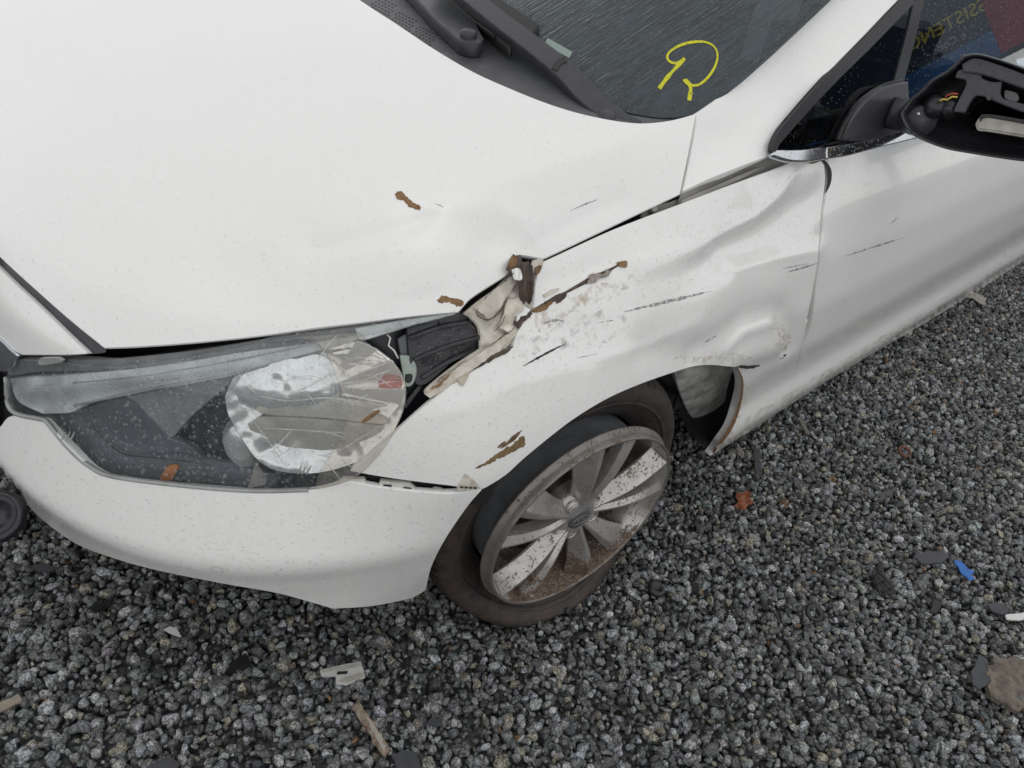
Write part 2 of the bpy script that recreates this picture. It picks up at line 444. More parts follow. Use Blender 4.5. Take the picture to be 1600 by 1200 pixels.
# ------------------------------------------------------------------ the car
car = bpy.data.objects.new('damaged_car', None); COL.objects.link(car)
tag(car, 'white sedan with crushed left front fender, broken headlight and flat front tyre', 'car')
BODY = on_body()
hood_rear = [(1087, 178), (1068, 184), (1040, 190), (1000, 193), (955, 188), (900, 176), (850, 160), (800, 140), (740, 113), (680, 78), (620, 38), (562, 0), (510, -40), (460, -85)]
hood = panel('hood', [
    [(-330, 90), (-200, 205), (-90, 312), (0, 401), (60, 456), (110, 500), (163, 543)],
    [(163, 543), (215, 541), (300, 535), (400, 525), (500, 511), (560, 504), (640, 494), (716, 487)],
    [(716, 487), (735, 466), (765, 446), (790, 430), (806, 414)], [(806, 414), (800, 402), (815, 398), (848, 404)],
    [(848, 404), (870, 394), (950, 356), (1000, 332), (1062, 303)], [(1062, 303), (1075, 240), (1087, 178)],
    hood_rear, [(460, -85), (330, -170), (150, -210), (-60, -190), (-250, -90), (-330, 90)]], BODY, M['hood_paint'], car, 7, .014, .002)
fender_arch = [(1231, 553), (1215, 563), (1190, 570), (1150, 573), (1110, 570), (1080, 573), (1048, 583), (1000, 600), (950, 622), (900, 652), (860, 682), (820, 715), (790, 742), (760, 761), (750, 765)]
fender = panel('front_fender', [
    [(548, 736), (600, 693), (660, 640), (699, 607), (736, 580), (764, 562), (803, 542)],
    [(803, 542), (806, 528), (812, 514)], [(812, 514), (822, 500), (834, 486)], [(834, 486), (838, 440), (846, 412)],
    [(846, 412), (870, 401), (950, 364), (1010, 340), (1066, 319), (1150, 287), (1244, 253)],
    [(1244, 253), (1252, 249), (1286, 250)], [(1286, 250), (1289, 275), (1287, 300), (1283, 330), (1278, 400), (1272, 440), (1260, 500), (1244, 535), (1231, 553)],
    fender_arch, [(750, 765), (715, 760), (650, 752), (600, 745), (548, 736)]], BODY, M['paint'], car, 5.5, .012, .0015)
bumper = panel('front_bumper', [
    [(-34, 700), (-30, 684), (0, 668)], [(0, 668), (18, 651), (68, 657)], [(68, 657), (110, 700), (150, 737), (200, 752), (300, 761), (400, 769), (450, 770), (500, 765), (530, 757), (545, 753)],
    [(545, 753), (600, 763), (680, 771), (715, 771), (752, 766)],
    [(752, 766), (735, 785), (712, 817), (690, 852), (673, 888), (665, 922)],
    [(665, 922), (640, 935), (580, 947), (520, 951)], [(520, 951), (490, 942), (430, 926), (350, 912), (250, 892), (180, 873), (120, 850), (70, 815), (30, 775), (0, 740), (-34, 700)]],
    BODY, M['paint'], car, 6, .010, .0015)
door = panel('front_door', [
    [(1293, 262), (1298, 246)], [(1298, 246), (1340, 238), (1380, 228), (1480, 205), (1620, 172), (1800, 130)],
    [(1800, 130), (1800, 200), (1800, 270)], [(1800, 270), (1700, 326), (1600, 385), (1500, 448), (1400, 510), (1300, 572), (1236, 610)],
    [(1236, 610), (1250, 560), (1268, 505), (1276, 440), (1282, 400), (1287, 335), (1292, 300), (1295, 280), (1293, 262)]],
    BODY, M['paint'], car, 7, .012, .001)
sill = panel('sill_panel', [
    [(1110, 712), (1140, 672), (1155, 630), (1160, 598), (1152, 572)], [(1152, 572), (1190, 566), (1228, 548), (1262, 500)],
    [(1262, 500), (1247, 560), (1236, 610)],
    [(1236, 610), (1300, 572), (1400, 510), (1500, 448), (1600, 385), (1700, 326), (1800, 270)], [(1800, 270), (1800, 300)],
    [(1800, 300), (1700, 356), (1600, 414), (1500, 472), (1400, 531), (1300, 591), (1200, 655), (1160, 681), (1110, 712)]],
    BODY, M['paint'], car, 6, .02, .0015)

# ---- what shows behind the gaps: dark engine bay, apron, wheel housing
def on_height(fn, t0=.6, t1=6.):
    def f(px):
        d = rays(px); lo = np.full(len(d), t0); hi = np.full(len(d), t1)
        for _ in range(40):
            m = .5*(lo+hi); X = CAM+m[:, None]*d; s = X[:, 2] > fn(X[:, 0], X[:, 1])
            lo = np.where(s, m, lo); hi = np.where(s, hi, m)
        X = CAM+lo[:, None]*d; e = 1e-3
        gx = (fn(X[:, 0]+e, X[:, 1])-fn(X[:, 0]-e, X[:, 1]))/(2*e); gy = (fn(X[:, 0], X[:, 1]+e)-fn(X[:, 0], X[:, 1]-e))/(2*e)
        N = np.stack([-gx, -gy, np.ones(len(d))], 1); N /= np.linalg.norm(N, axis=1)[:, None]
        return X, N
    return f
panel('engine_bay_wall', [[(-330, 300), (-100, 330), (0, 380), (100, 470), (200, 520), (400, 500), (640, 470), (780, 410), (900, 350), (1062, 285), (1080, 300)],
    [(1080, 300), (1075, 345), (960, 390), (860, 440), (850, 480), (800, 560), (700, 640), (600, 715), (545, 765), (500, 775)], [(500, 775), (300, 775), (110, 720), (0, 680), (-200, 620), (-330, 480)]], on_body(-.12, False), M['black'], car, 14, 0)
panel('engine_bay_wall', [[(530, 735), (640, 742), (770, 752)], [(770, 752), (760, 785), (700, 785), (530, 768)]], on_body(-.022, False), M['black'], car, 8, 0)
ap = panel('inner_apron', [[(1064, 298), (1110, 277), (1150, 262), (1206, 240)], [(1206, 240), (1262, 240)], [(1262, 240), (1250, 256), (1160, 292), (1066, 326)]], on_body(-.022, False), M['grey_primer'], car, 6, 0)
panel('apron_fold', [[(1067, 313), (1110, 294), (1170, 268), (1190, 262)], [(1190, 262), (1150, 283), (1066, 318)]], on_body(-.012, False), M['grey_primer'], ap, 5, .006)
br = panel('hinge_bracket', [[(1005, 333), (1020, 322), (1042, 318), (1060, 312)], [(1060, 312), (1058, 322), (1040, 330), (1005, 341)]], on_body(-.03, False), M['grey_primer'], car, 4, .004)
c0, n0 = on_body(-.02, False)([(1021, 326)])
lathe('bolt', [(.0001, .006), (.006, .006), (.0075, .004), (.0085, 0), (.0085, -.01)], c0[0], n0[0], simple('bolt_grey', (.25, .25, .24), .4, .6), br, 12)

# ---- grille corner and seal left of the bonnet
panel('grille_top_panel', [[(-330, 130), (-160, 262), (0, 423), (60, 480), (134, 552)], [(134, 552), (100, 554), (34, 554)], [(34, 554), (14, 542), (0, 528), (-60, 470), (-160, 420), (-330, 300)]], on_body(-.002), M['hood_paint'], car, 6, .012)
panel('hood_seal', [[(-330, 90), (-160, 240), (0, 399), (60, 454), (160, 541)], [(160, 541), (166, 550), (136, 554)], [(136, 554), (60, 484), (0, 426), (-160, 268), (-330, 140)]], on_body(-.014), M['seal'], car, 5, 0)
panel('grille_trim', [[(-60, 480), (0, 532), (14, 546), (26, 556)], [(26, 556), (20, 562), (16, 574)], [(16, 574), (0, 580), (-60, 570)]], on_body(.002), simple('dull_chrome', (.5, .52, .55), .25, 1.), car, 4, .006)
gm = panel('grille', [[(-60, 574), (0, 582), (12, 586)], [(12, 586), (14, 620), (17, 645), (0, 664), (-60, 668)]], on_body(-.02), M['plastic'], car, 4, .01)

# ---- the rest of the nose, beyond the picture's left edge
def nose(name, z0, z1, off, m, nz=24, ny=44):
    yy = np.linspace(.36, .89, ny); zz = np.linspace(z0, z1, nz); Y, Z = np.meshgrid(yy, zz); lo = np.full(Y.size, -1.1); hi = np.full(Y.size, -.3)
    for _ in range(30):
        mm = .5*(lo+hi); v = body(np.c_[mm, Y.ravel(), Z.ravel()], False)-off > 0; lo = np.where(v, mm, lo); hi = np.where(v, hi, mm)
    X = np.c_[lo, Y.ravel(), Z.ravel()]; q = (X-CAM) @ MB.T; u = 800+FPX*q[:, 0]/q[:, 2]
    XR = X.copy(); XR[:, 1] = 1.78-X[:, 1]; F = []
    for i in range(nz-1):
        for j in range(ny-1):
            f = (i*ny+j, i*ny+j+1, (i+1)*ny+j+1, (i+1)*ny+j)
            if max(u[k] for k in f) < -6: F.append(f)
            F.append(tuple(k+len(X) for k in f[::-1]))
    return mesh_obj(name, np.vstack([X, XR]), F, m, car)
nose('nose_bumper', .24, .555, -.003, M['paint']); nose('nose_grille', .55, .70, -.03, M['plastic']); nose('nose_panel', .69, .80, -.004, M['hood_paint'], 12)

# ---- cowl, windscreen, wipers
def xe(y): return .11+.20*(np.abs(.9-y)/.7)**2.5
def zW(x, y): return .985+.42*(x-xe(y))
def zC(x, y): return .978+.04*(x-xe(y))
M['glass'] = make_glass('windscreen_glass', (.22, .25, .26), .05, drops=(230, .5, .8), streak=(14, 170, 14), haze=.62, hazecol=(.100, .122, .135), hazemap=(16, 95, 16))  # bluish diffuse haze stands in for sky reflection, streaked like rain
M['side_glass'] = make_glass('side_window_glass', (.30, .34, .38), .02, drops=(170, .35, .8))
cowl = panel('cowl_panel', [[(1086, 181), (1068, 186), (1040, 192), (1000, 195), (955, 190), (900, 178), (850, 162), (800, 142), (740, 115), (680, 80), (620, 40), (560, 0), (500, -45), (440, -100)], [(440, -100), (560, -120), (690, -70)],
    [(690, -70), (740, -25), (790, 30), (850, 90), (900, 140), (950, 170), (1010, 184), (1050, 186), (1086, 179)]], on_height(zC), M['cowl'], car, 7, 0)
ws = panel('windshield', [[(1088, 178), (1050, 183), (1010, 181), (950, 166), (900, 135), (850, 85), (790, 25), (740, -30), (690, -75), (640, -120)], [(640, -120), (800, -300), (1000, -420)], [(1000, -420), (1300, -420), (1640, -340)],
    [(1640, -340), (1450, -152), (1350, -54), (1294, 1), (1240, 52), (1200, 89), (1160, 124), (1130, 147), (1088, 178)]], on_height(zW), M['glass'], car, 9, .005)
def lifted(fn, dz): return on_height(lambda x, y: fn(x, y)+dz)
def wfun(*k):
    k = np.array(k); return lambda u: np.interp(u, k[:, 0], k[:, 1])
arm = panel('wiper_arm', sliver([(1000, 191), (965, 181), (925, 152), (880, 106), (830, 66), (780, 28), (735, -8), (680, -52)], wfun((0, 6), (.1, 26), (.25, 32), (.42, 27), (.6, 25), (1, 22))), lifted(zW, .022), M['wiper'], car, 5, .02, .003, raw=True)
panel('joint_clip', sliver([(866, 108), (874, 96), (884, 92)], wfun((0, 8), (1, 8))), lifted(zW, .0245), M['rubber'], arm, 4, .004, raw=True)
panel('wiper_blade', sliver([(836, 44), (800, 20), (750, -12), (690, -55)], wfun((0, 16), (1, 17))), lifted(zW, .02), M['rubber'], arm, 4, .018, .002, raw=True)
c0, n0 = lifted(zW, .024)([(948, 181)])
lathe('pivot_cap', [(.0001, .006), (.012, .005), (.017, .001), (.018, -.012)], c0[0], n0[0], M['wiper'], arm, 24)
arm2 = panel('wiper_arm', sliver([(752, 62), (735, 52), (716, 32), (690, 8), (660, -22), (610, -70)], wfun((0, 8), (.12, 34), (.3, 40), (1, 34))), lifted(zC, .03), M['wiper'], car, 5, .025, .003, raw=True)
c0, n0 = lifted(zC, .034)([(732, 54)])
lathe('pivot_cap', [(.0001, .010), (.013, .009), (.016, .006), (.0175, 0), (.0185, -.03)], c0[0], n0[0], M['wiper'], arm2, 28)
panel('wiper_blade', sliver([(800, 70), (770, 42), (735, 12), (700, -20), (660, -60)], wfun((0, 5), (.2, 12), (1, 13))), lifted(zC, .03), M['rubber'], arm2, 4, .02, .002, raw=True)
panel('blade_spine', sliver([(775, 52), (740, 28), (715, 6), (690, -15)], wfun((0, 3), (1, 5))), lifted(zC, .032), M['rubber'], arm2, 4, .01, .001, raw=True)
vs, fs = [], []
for gx, gy in ((596, 10), (628, 34), (660, 56)):
    for i in range(6):
        for j in range(6):
            u, v = i-2.5+.5*(j % 2), j-2.5
            px = (gx+u*5.2+v*2.6, gy+u*2.6-v*3.9)
            p, n_ = lifted(zC, .0012)([px]); p = p[0]; b0 = len(vs)
            for k in range(6):
                an = k*math.pi/3; vs.append(p+np.array([math.cos(an), math.sin(an), 0])*.0034)
            fs.append(tuple(range(b0, b0+6)))
vh = mesh_obj('vent_holes', vs, fs, M['black'], cowl); vh['kind'] = 'stuff'
yel = None
for i, (pts, wd_) in enumerate((([(1030, 138), (1046, 117), (1070, 91)], 7), ([(1068, 93), (1056, 99), (1045, 95), (1043, 86), (1054, 75), (1075, 67), (1098, 65), (1114, 71), (1121, 84), (1118, 102), (1106, 121), (1090, 133), (1074, 131), (1068, 124)], 4.5), ([(1070, 125), (1079, 135), (1077, 157)], 7.5))):
    panel('marker_stroke', sliver(pts, wfun((0, wd_), (.2, wd_*.75), (.35, wd_*1.05), (.55, wd_*.55), (.75, wd_*.95), (1, wd_*.8))), lifted(zW, .0012), make_stain('yellow_marker', (.60, .58, .05), .30, .48, .95, 130), ws, 3, 0, raw=True)
panel('sticker', sliver([(853, 64), (892, 86)], wfun((0, 11), (1, 11))), lifted(zW, .001), simple('pale_green_sticker', (.22, .28, .25), .5), ws, 4, 0, raw=True)

# ---- windscreen pillar, quarter window, belt trim
pil = on_tps([(1092, 177, 'y', .205), (1068, 300, 'y', .118), (1203, 243, 'y', .112), (1160, 124, 'y', .232), (1294, 1, 'y', .272), (1210, 222, 'y', .122), (1300, 106, 'y', .172), (1402, 0, 'y', .215), (1130, 225, 'y', .165),
              (1230, 120, 'y', .212), (1350, -54, 'y', .29), (1500, -98, 'y', .26), (1450, -152, 'y', .33), (1140, 268, 'y', .112)])
panel('windshield_pillar', [[(1092, 177), (1130, 149), (1160, 126), (1200, 91), (1240, 54), (1294, 3), (1350, -52), (1450, -150), (1640, -336)], [(1640, -336), (1720, -310)], [(1720, -310), (1500, -98), (1402, 0), (1350, 54), (1300, 105), (1240, 170), (1215, 204), (1206, 226), (1204, 242)],
    [(1204, 242), (1150, 262), (1110, 278), (1068, 298)], [(1068, 298), (1080, 238), (1092, 177)]], pil, M['hood_paint'], car, 7, .014, .002)
WP0, WN = (.456, .105, .933), (0.06, -.92, .39)
win = on_plane(WP0, WN)
sw = panel('side_window', [[(1208, 236), (1212, 212), (1245, 168), (1300, 108), (1350, 57), (1402, 3), (1500, -95), (1600, -195)], [(1600, -195), (1900, -195)], [(1900, -195), (1900, 90)], [(1900, 90), (1600, 178), (1480, 205), (1380, 223), (1300, 236), (1208, 236)]], win, M['side_glass'], car, 14, .004)
panel('window_frame', sliver([(1210, 238), (1217, 218), (1251, 176), (1306, 116), (1358, 64), (1414, 6), (1507, -88), (1607, -190)], wfun((0, 6), (.06, 14), (.3, 18), (1, 22))), on_plane(WP0, WN, .003), simple('black_window_frame', (.03, .028, .032), .5, nscale=60), car, 6, .008, raw=True)
panel('divider_bar', sliver([(1460, -95), (1438, -5), (1426, 50), (1413, 100), (1402, 140)], wfun((0, 15), (1, 13))), on_plane(WP0, WN, .003), M['plastic'], sw, 6, .006, raw=True)
belt1 = on_tps([(1207, 240, 'y', .10), (1290, 232, 'y', .078), (1290, 247, 'y', .066), (1240, 249, 'y', .08), (1380, 217, 'y', .062), (1372, 228, 'y', .056), (1480, 200, 'y', .055)])
panel('belt_trim', [[(1207, 241), (1214, 235)], [(1214, 235), (1250, 235), (1289, 231)], [(1289, 231), (1290, 246)], [(1290, 246), (1262, 250), (1235, 249), (1207, 241)]], belt1, M['chrome'], car, 4, .010, .002)
panel('belt_trim', [[(1293, 231), (1340, 224), (1385, 214), (1480, 190), (1620, 156)], [(1620, 156), (1620, 166)], [(1620, 166), (1480, 203), (1376, 228), (1330, 240), (1293, 246)], [(1293, 246), (1293, 231)]], belt1, M['chrome'], car, 4, .010, .002)
# cabin: dashboard and dark floor behind the glass
def box(name, lo, hi, m, parent=None, bev=.01):
    bm = bmesh.new(); bmesh.ops.create_cube(bm, size=1)
    for v in bm.verts: v.co = Vector([lo[i]+(hi[i]-lo[i])*(v.co[i]+.5) for i in range(3)])
    if bev: bmesh.ops.bevel(bm, geom=bm.edges[:], offset=bev, segments=2, affect='EDGES')
    return bm_obj(name, bm, m, parent)
M['cabin'] = simple('dark_cabin_trim', (.012, .013, .015), .7, nscale=40)
box('dashboard', (.30, .26, .80), (1.0, 1.55, .955), M['cabin'], car, .05)
box('cabin_floor', (.45, .14, .25), (2.6, 1.6, .32), M['cabin'], car)
box('seat', (1.35, .28, .32), (1.75, .78, 1.05), M['cabin'], car, .08)
box('seat', (1.35, 1.0, .32), (1.75, 1.5, 1.05), M['cabin'], car, .08)

# ------------------------------------------------------------------ headlight
M['hl_dark'] = simple('headlight_bezel_dark', (.026, .029, .040), .28, nscale=18, namp=.3)
M['hl_grey'] = simple('headlight_bezel_grey', (.105, .113, .130), .35, nscale=14, namp=.25)
M['hl_light'] = simple('headlight_facet_light', (.30, .305, .31), .3, nscale=30, namp=.2)
M['drl'] = simple('frosted_light_bar', (.56, .58, .575), .20, nscale=14, namp=.30, drops=(150, .8, .6))
M['mirror_chrome'] = simple('reflector_chrome', (.90, .90, .89), .24, .70, nscale=8, namp=.08)
M['dull_reflector'] = simple('dull_reflector', (.58, .56, .52), .38, .3, nscale=20, col2=(.48, .45, .40))
M['lens'] = make_glass('lens_clear', (.90, .92, .92), .05, drops=(150, .85, 1.6), haze=.10, hazecol=(.5, .52, .54), hazemap=(70, 70, 50))
M['lens_frost'] = make_glass('lens_scuffed', (.92, .90, .86), .12, drops=(180, .5, .8), haze=.30, hazecol=(.56, .545, .51), hazemap=(55, 55, 40))
M['lens_edge'] = simple('lens_edge', (.33, .34, .33), .25, nscale=30)
M['crackline'] = make_glass('lens_crack_line', (.60, .60, .59), .15, haze=.75, hazecol=(.72, .72, .7))
hl = panel('headlight', [[(6, 590), (26, 558), (90, 558), (162, 560), (300, 545), (400, 532), (560, 510), (690, 490), (726, 490)], [(726, 490), (756, 520), (757, 548)], [(757, 548), (700, 612), (640, 660), (560, 728), (530, 752)],
    [(530, 752), (470, 768), (400, 768), (300, 760), (180, 745), (140, 728), (108, 700), (70, 656)], [(70, 656), (20, 645), (6, 590)]], on_body(-.075, False), M['hl_dark'], car, 8, 0)
panel('housing_rim', [[(16, 560), (90, 562), (160, 563), (300, 549), (430, 528), (600, 505), (700, 491)], [(700, 491), (690, 497), (560, 522), (430, 545), (300, 565), (170, 578), (60, 580), (14, 585)]], on_body(-.010, False), simple('frosted_upper_rim', (.15, .155, .16), .4, nscale=30, namp=.4), hl, 6, .02)
panel('bezel', [[(72, 655), (120, 642), (190, 622), (210, 624)], [(210, 624), (240, 660), (262, 684), (300, 700), (330, 730), (380, 762)], [(380, 762), (300, 757), (180, 742), (140, 725), (108, 698), (72, 655)]], on_body(lambda p: -.03-.02*sstep(150, 330, p[:, 0]), False), M['hl_grey'], hl, 6, .01)
panel('bezel_facet', [[(193, 622), (290, 600), (372, 580)], [(372, 580), (345, 610), (300, 648), (268, 684)], [(268, 684), (228, 652), (193, 622)]], on_body(lambda p: -.03-.0002*np.clip(p[:, 1]-600, -20, 90), False), M['hl_light'], hl, 6, .008)
panel('bezel_floor', [[(150, 735), (200, 742), (300, 752), (420, 764)], [(420, 764), (430, 745), (340, 722), (250, 712), (205, 714), (150, 735)]], on_body(-.035, False), M['hl_grey'], hl, 6, .01)
def ribs(p): return -.008-.0035*np.sin(p[:, 0]/9.)*(p[:, 0] < 120)-.004*np.sin(p[:, 0]*.017+p[:, 1]*.13)
panel('light_bar', [[(16, 592), (60, 590), (120, 586), (200, 579), (300, 565), (400, 546), (480, 530), (556, 516)], [(556, 516), (570, 524), (540, 536), (480, 552), (400, 573), (320, 592), (240, 606), (130, 632)], [(130, 632), (110, 644), (66, 646)], [(66, 646), (28, 626), (16, 592)]], on_body(ribs, False), M['drl'], hl, 4, .02)
panel('light_bar_edge', sliver([(114, 634), (240, 608), (330, 592), (420, 570), (500, 548), (566, 528)], 3.), on_body(-.008, False), M['lens_edge'], hl, 4, .006, raw=True)
panel('light_bar_glint', sliver([(40, 604), (120, 598), (220, 588), (330, 570), (430, 550), (545, 524)], 2.4), on_body(-.004, False), M['hl_light'], hl, 4, 0, raw=True)  # pale sliver paints a streak highlight along the bar
panel('bezel_seam', sliver([(122, 645), (150, 672), (178, 700), (200, 711), (250, 716), (330, 726)], 2.2), on_body(-.026, False), M['black'], hl, 4, 0, raw=True)
panel('light_bar_tail', [[(556, 514), (640, 500), (712, 490)], [(712, 490), (650, 506), (600, 521), (564, 530)]], on_body(-.004), M['drl'], hl, 4, .006)
RC = np.array([495., 632.])
LAT = np.random.default_rng(21).normal(size=(64, 64))
def vnoise(p, cell, ox=0):
    u, v = p[:, 0]/cell+ox, p[:, 1]/cell+ox*.7; i, j = np.floor(u).astype(int), np.floor(v).astype(int); a, b = u-i, v-j
    a, b = a*a*(3-2*a), b*b*(3-2*b); g = lambda x, y: LAT[x % 64, y % 64]
    return (g(i, j)*(1-a)+g(i+1, j)*a)*(1-b)+(g(i, j+1)*(1-a)+g(i+1, j+1)*a)*b
def ripple(p): return .0030*vnoise(p, 34)+.0013*vnoise(p, 15, 9)+.0004*vnoise(p, 7, 17)
def bowl(p):
    q = (p-RC)/np.array([150., 105.]); r2 = (q**2).sum(1)
    return -.010-.030*np.clip(1-r2, 0, 1)+.008*np.exp(-((p[:, 0]-430)/50)**2-((p[:, 1]-590)/28)**2)+ripple(p)
panel('reflector', [[(352, 622), (362, 596), (378, 576), (412, 561), (450, 548), (520, 540), (580, 551), (618, 577), (633, 605), (628, 645), (606, 685), (565, 718), (500, 738), (440, 737), (405, 720), (380, 688), (358, 650), (352, 622)]], on_body(bowl, False), M['mirror_chrome'], hl, 5, .004)
panel('reflector_shelf', [[(388, 664), (420, 652), (500, 656), (600, 666)], [(600, 666), (580, 704), (540, 728), (490, 738), (440, 730), (405, 700), (388, 664)]], on_body(lambda p: -.018-.0002*np.clip(p[:, 1]-660, 0, 80)+.7*ripple(p), False), M['dull_reflector'], hl, 5, .006)
panel('reflector_step', [[(400, 640), (440, 622), (520, 622), (612, 634)], [(612, 634), (604, 652), (596, 662), (500, 652), (420, 648), (400, 640)]], on_body(lambda p: -.015+.6*ripple(p), False), M['dull_reflector'], hl, 5, .008)
for k in range(6):
    a0, a1 = -66+k*17, -66+(k+1)*17
    q = []
    for a, r0 in ((a0, 30), (a0, 128), (a1, 128), (a1, 30)):
        q.append((508+r0*.96*math.cos(math.radians(a)), 606+r0*.62*math.sin(math.radians(a))))
    sg = 1 if k % 2 else -1
    panel('reflector_facet', [[a, b] for a, b in zip(q, q[1:]+q[:1])], on_body(lambda p, sg=sg, k=k: -.020+.010*((p[:, 0]-508)/120)+sg*.00045*(p[:, 1]-606-((k-2.5)*17)*.9), False), M['mirror_chrome'], hl, 4, .008)
def dome(cx, cy, rx, ry, d0, hgt): return lambda p: d0+hgt*np.sqrt(np.clip(1-((p[:, 0]-cx)/rx)**2-((p[:, 1]-cy)/ry)**2, 0, 1))
panel('small_reflector', [[(348, 690), (352, 668), (364, 660), (382, 672), (396, 700), (402, 725), (396, 735), (376, 730), (356, 712), (348, 690)]], on_body(dome(375, 698, 30, 42, -.05, .022), False), M['mirror_chrome'], hl, 4, .01)
panel('projector_dome', [[(368, 606), (385, 580), (420, 558), (470, 550), (515, 562), (535, 594), (520, 626), (450, 634), (395, 640), (362, 626), (368, 606)]], on_body(lambda p: dome(448, 594, 92, 50, -.020, .014)(p)+.8*ripple(p), False), M['mirror_chrome'], hl, 4, .01)
red = make_glass('indicator_red_glass', (.75, .25, .18), .05, haze=.25, hazecol=(.5, .22, .16))
panel('indicator_bulb', [[(592, 590), (606, 580), (622, 590), (626, 606), (612, 616), (596, 612), (592, 590)]], on_body(dome(609, 598, 20, 20, -.014, .012), False), red, hl, 3, .006)
panel('amber_reflector', [[(250, 748), (262, 730), (276, 730), (264, 752), (250, 748)]], on_body(-.028, False), simple('amber_orange', (.45, .15, .03), .4), hl, 3, .004)
def fold(p):
    u = (p[:, 0]*.008+p[:, 1]*.022); return -.016-.010*np.abs((u % 1.)-.5)-.006*np.abs(((p[:, 0]*.02-p[:, 1]*.011) % 1.)-.5)
panel('broken_housing', [[(636, 512), (680, 494), (726, 488), (736, 496), (738, 506)], [(738, 506), (748, 511), (751, 524), (754, 540), (744, 547), (738, 546)], [(738, 548), (712, 560), (690, 580), (664, 600), (648, 596), (640, 560), (636, 512)]], on_body(fold, False), M['plastic'], hl, 4, .02)
for pts in ([(640, 528), (690, 511), (736, 503)], [(648, 562), (700, 541), (750, 527)], [(660, 590), (700, 566), (742, 546)]):
    panel('housing_rib', sliver(pts, wfun((0, 5), (1, 5))), on_body(lambda p: fold(p)+.006, False), M['plastic'], hl, 3, .006, .001, raw=True)
panel('housing_vane', [[(622, 530), (640, 522), (660, 535), (672, 552)], [(672, 552), (650, 556), (630, 558), (622, 530)]], on_body(-.03, False), M['hl_grey'], hl, 4, .006)
panel('housing_strut', sliver([(632, 636), (660, 600), (700, 560)], wfun((0, 6), (1, 5))), on_body(-.03, False), M['plastic'], hl, 4, .01, raw=True)
cnm = simple('grey_green_connector', (.34, .40, .36), .45, nscale=80)
panel('connector', [[(626, 556), (644, 560), (650, 580), (644, 600), (634, 602), (630, 580), (626, 556)]], on_body(-.018, False), cnm, hl, 3, .012)
panel('connector_slot', [[(634, 586), (643, 586), (642, 596), (635, 597), (634, 586)]], on_body(-.0165, False), M['black'], hl, 3, .002)
P_, _ = on_body(-.016, False)([(604, 522), (610, 528), (607, 540), (616, 548), (622, 560)])
tube('wire', P_, .0013, simple('white_wire', (.6, .6, .58), .5), hl)
# splintered chrome shards at the broken end
for i, pts in enumerate(([(512, 545), (560, 538), (588, 548)], [(520, 552), (570, 548), (600, 560)], [(540, 560), (590, 560), (614, 574)], [(470, 548), (500, 540), (530, 542)])):
    panel('reflector_shard', sliver(pts, 7.), on_body(-.008-.003*i, False), M['mirror_chrome'], hl, 3, .003, raw=True)
lens_left = [(126, 712), (72, 655), (20, 642), (8, 590), (26, 562), (100, 566), (165, 572), (300, 556), (405, 534), (445, 526)]
panel('lens', [[(10, 590), (24, 564), (100, 568), (165, 574), (300, 558), (405, 536), (470, 526)], [(470, 526), (500, 541), (515, 565), (530, 605), (545, 640), (530, 690), (500, 735), (492, 764)],
    [(492, 764), (400, 766), (300, 758), (180, 743), (140, 726), (108, 698), (72, 655)], [(72, 655), (20, 641), (10, 590)]], on_body(0., False), M['lens'], hl, 6, .003, .001)
panel('lens_piece', [[(472, 527), (560, 522), (570, 540), (606, 560), (626, 582), (633, 604), (628, 640), (612, 680), (590, 712), (560, 742), (530, 756), (494, 764)], [(494, 764), (502, 735), (532, 690), (547, 640), (532, 605), (517, 565), (502, 541), (472, 527)]], on_body(.003, False), M['lens_frost'], hl, 5, .003, .001)
panel('lens_top_strip', [[(405, 534), (440, 524), (560, 508), (640, 497), (700, 490)], [(700, 490), (690, 497), (640, 508), (560, 524), (470, 530)]], on_body(.002, False), M['lens'], hl, 5, .003)
E_, _ = on_body(-.003, False)(crom([(10, 590), (18, 641), (72, 657)], 8)+crom([(72, 657), (108, 700), (140, 728), (180, 745), (300, 760), (400, 767), (490, 765)], 8))
tube('lens_rim', E_, .0042, M['lens_edge'], hl, 8)
cracks = [[(418, 592), (440, 600), (460, 590), (490, 588), (508, 598), (518, 616)], [(398, 668), (470, 672), (558, 678)], [(424, 718), (446, 706), (476, 682)], [(524, 570), (540, 580), (546, 600), (556, 615)],
          [(402, 618), (450, 626), (520, 622), (590, 640)], [(598, 690), (572, 730), (550, 746)], [(450, 617), (490, 600), (530, 575)], [(556, 600), (590, 585), (612, 578)], [(560, 610), (600, 598), (626, 596)],
          [(370, 578), (384, 600), (402, 616)], [(520, 620), (520, 596), (506, 566)], [(556, 614), (590, 632), (620, 628)], [(384, 642), (420, 690), (452, 738)]]
rc_ = np.random.default_rng(5)
for k in range(16):
    a = np.array([rc_.uniform(420, 600), rc_.uniform(560, 720)]); d_ = rc_.uniform(-1, 1); L_ = rc_.uniform(18, 60)
    cracks.append([tuple(a), tuple(a+L_*.5*np.array([math.cos(d_), math.sin(d_)])+rc_.normal(size=2)*4), tuple(a+L_*np.array([math.cos(d_), math.sin(d_)]))])
for c in cracks: panel('crack', sliver(c, 1.8), on_body(.0042, False), M['crackline'], hl, 4, 0, raw=True)
for bx, by in ((101, 682), (470, 735)):
    for k in range(3):
        panel('moulded_mark', sliver([(bx+k*7-6, by+8), (bx+k*7+2, by-8)], 3.), on_body(.0045, False), M['lens_edge'], hl, 3, 0, raw=True)
panel('tape_patch', [[(388, 762), (395, 742), (400, 728), (412, 744), (414, 756), (388, 762)]], on_body(.004, False), M['lens_frost'], hl, 4, .001)
panel('orange_splinter', sliver([(566, 660), (578, 652), (592, 642)], 3.5), on_body(.005, False), M['putty'], hl, 3, .001, raw=True)
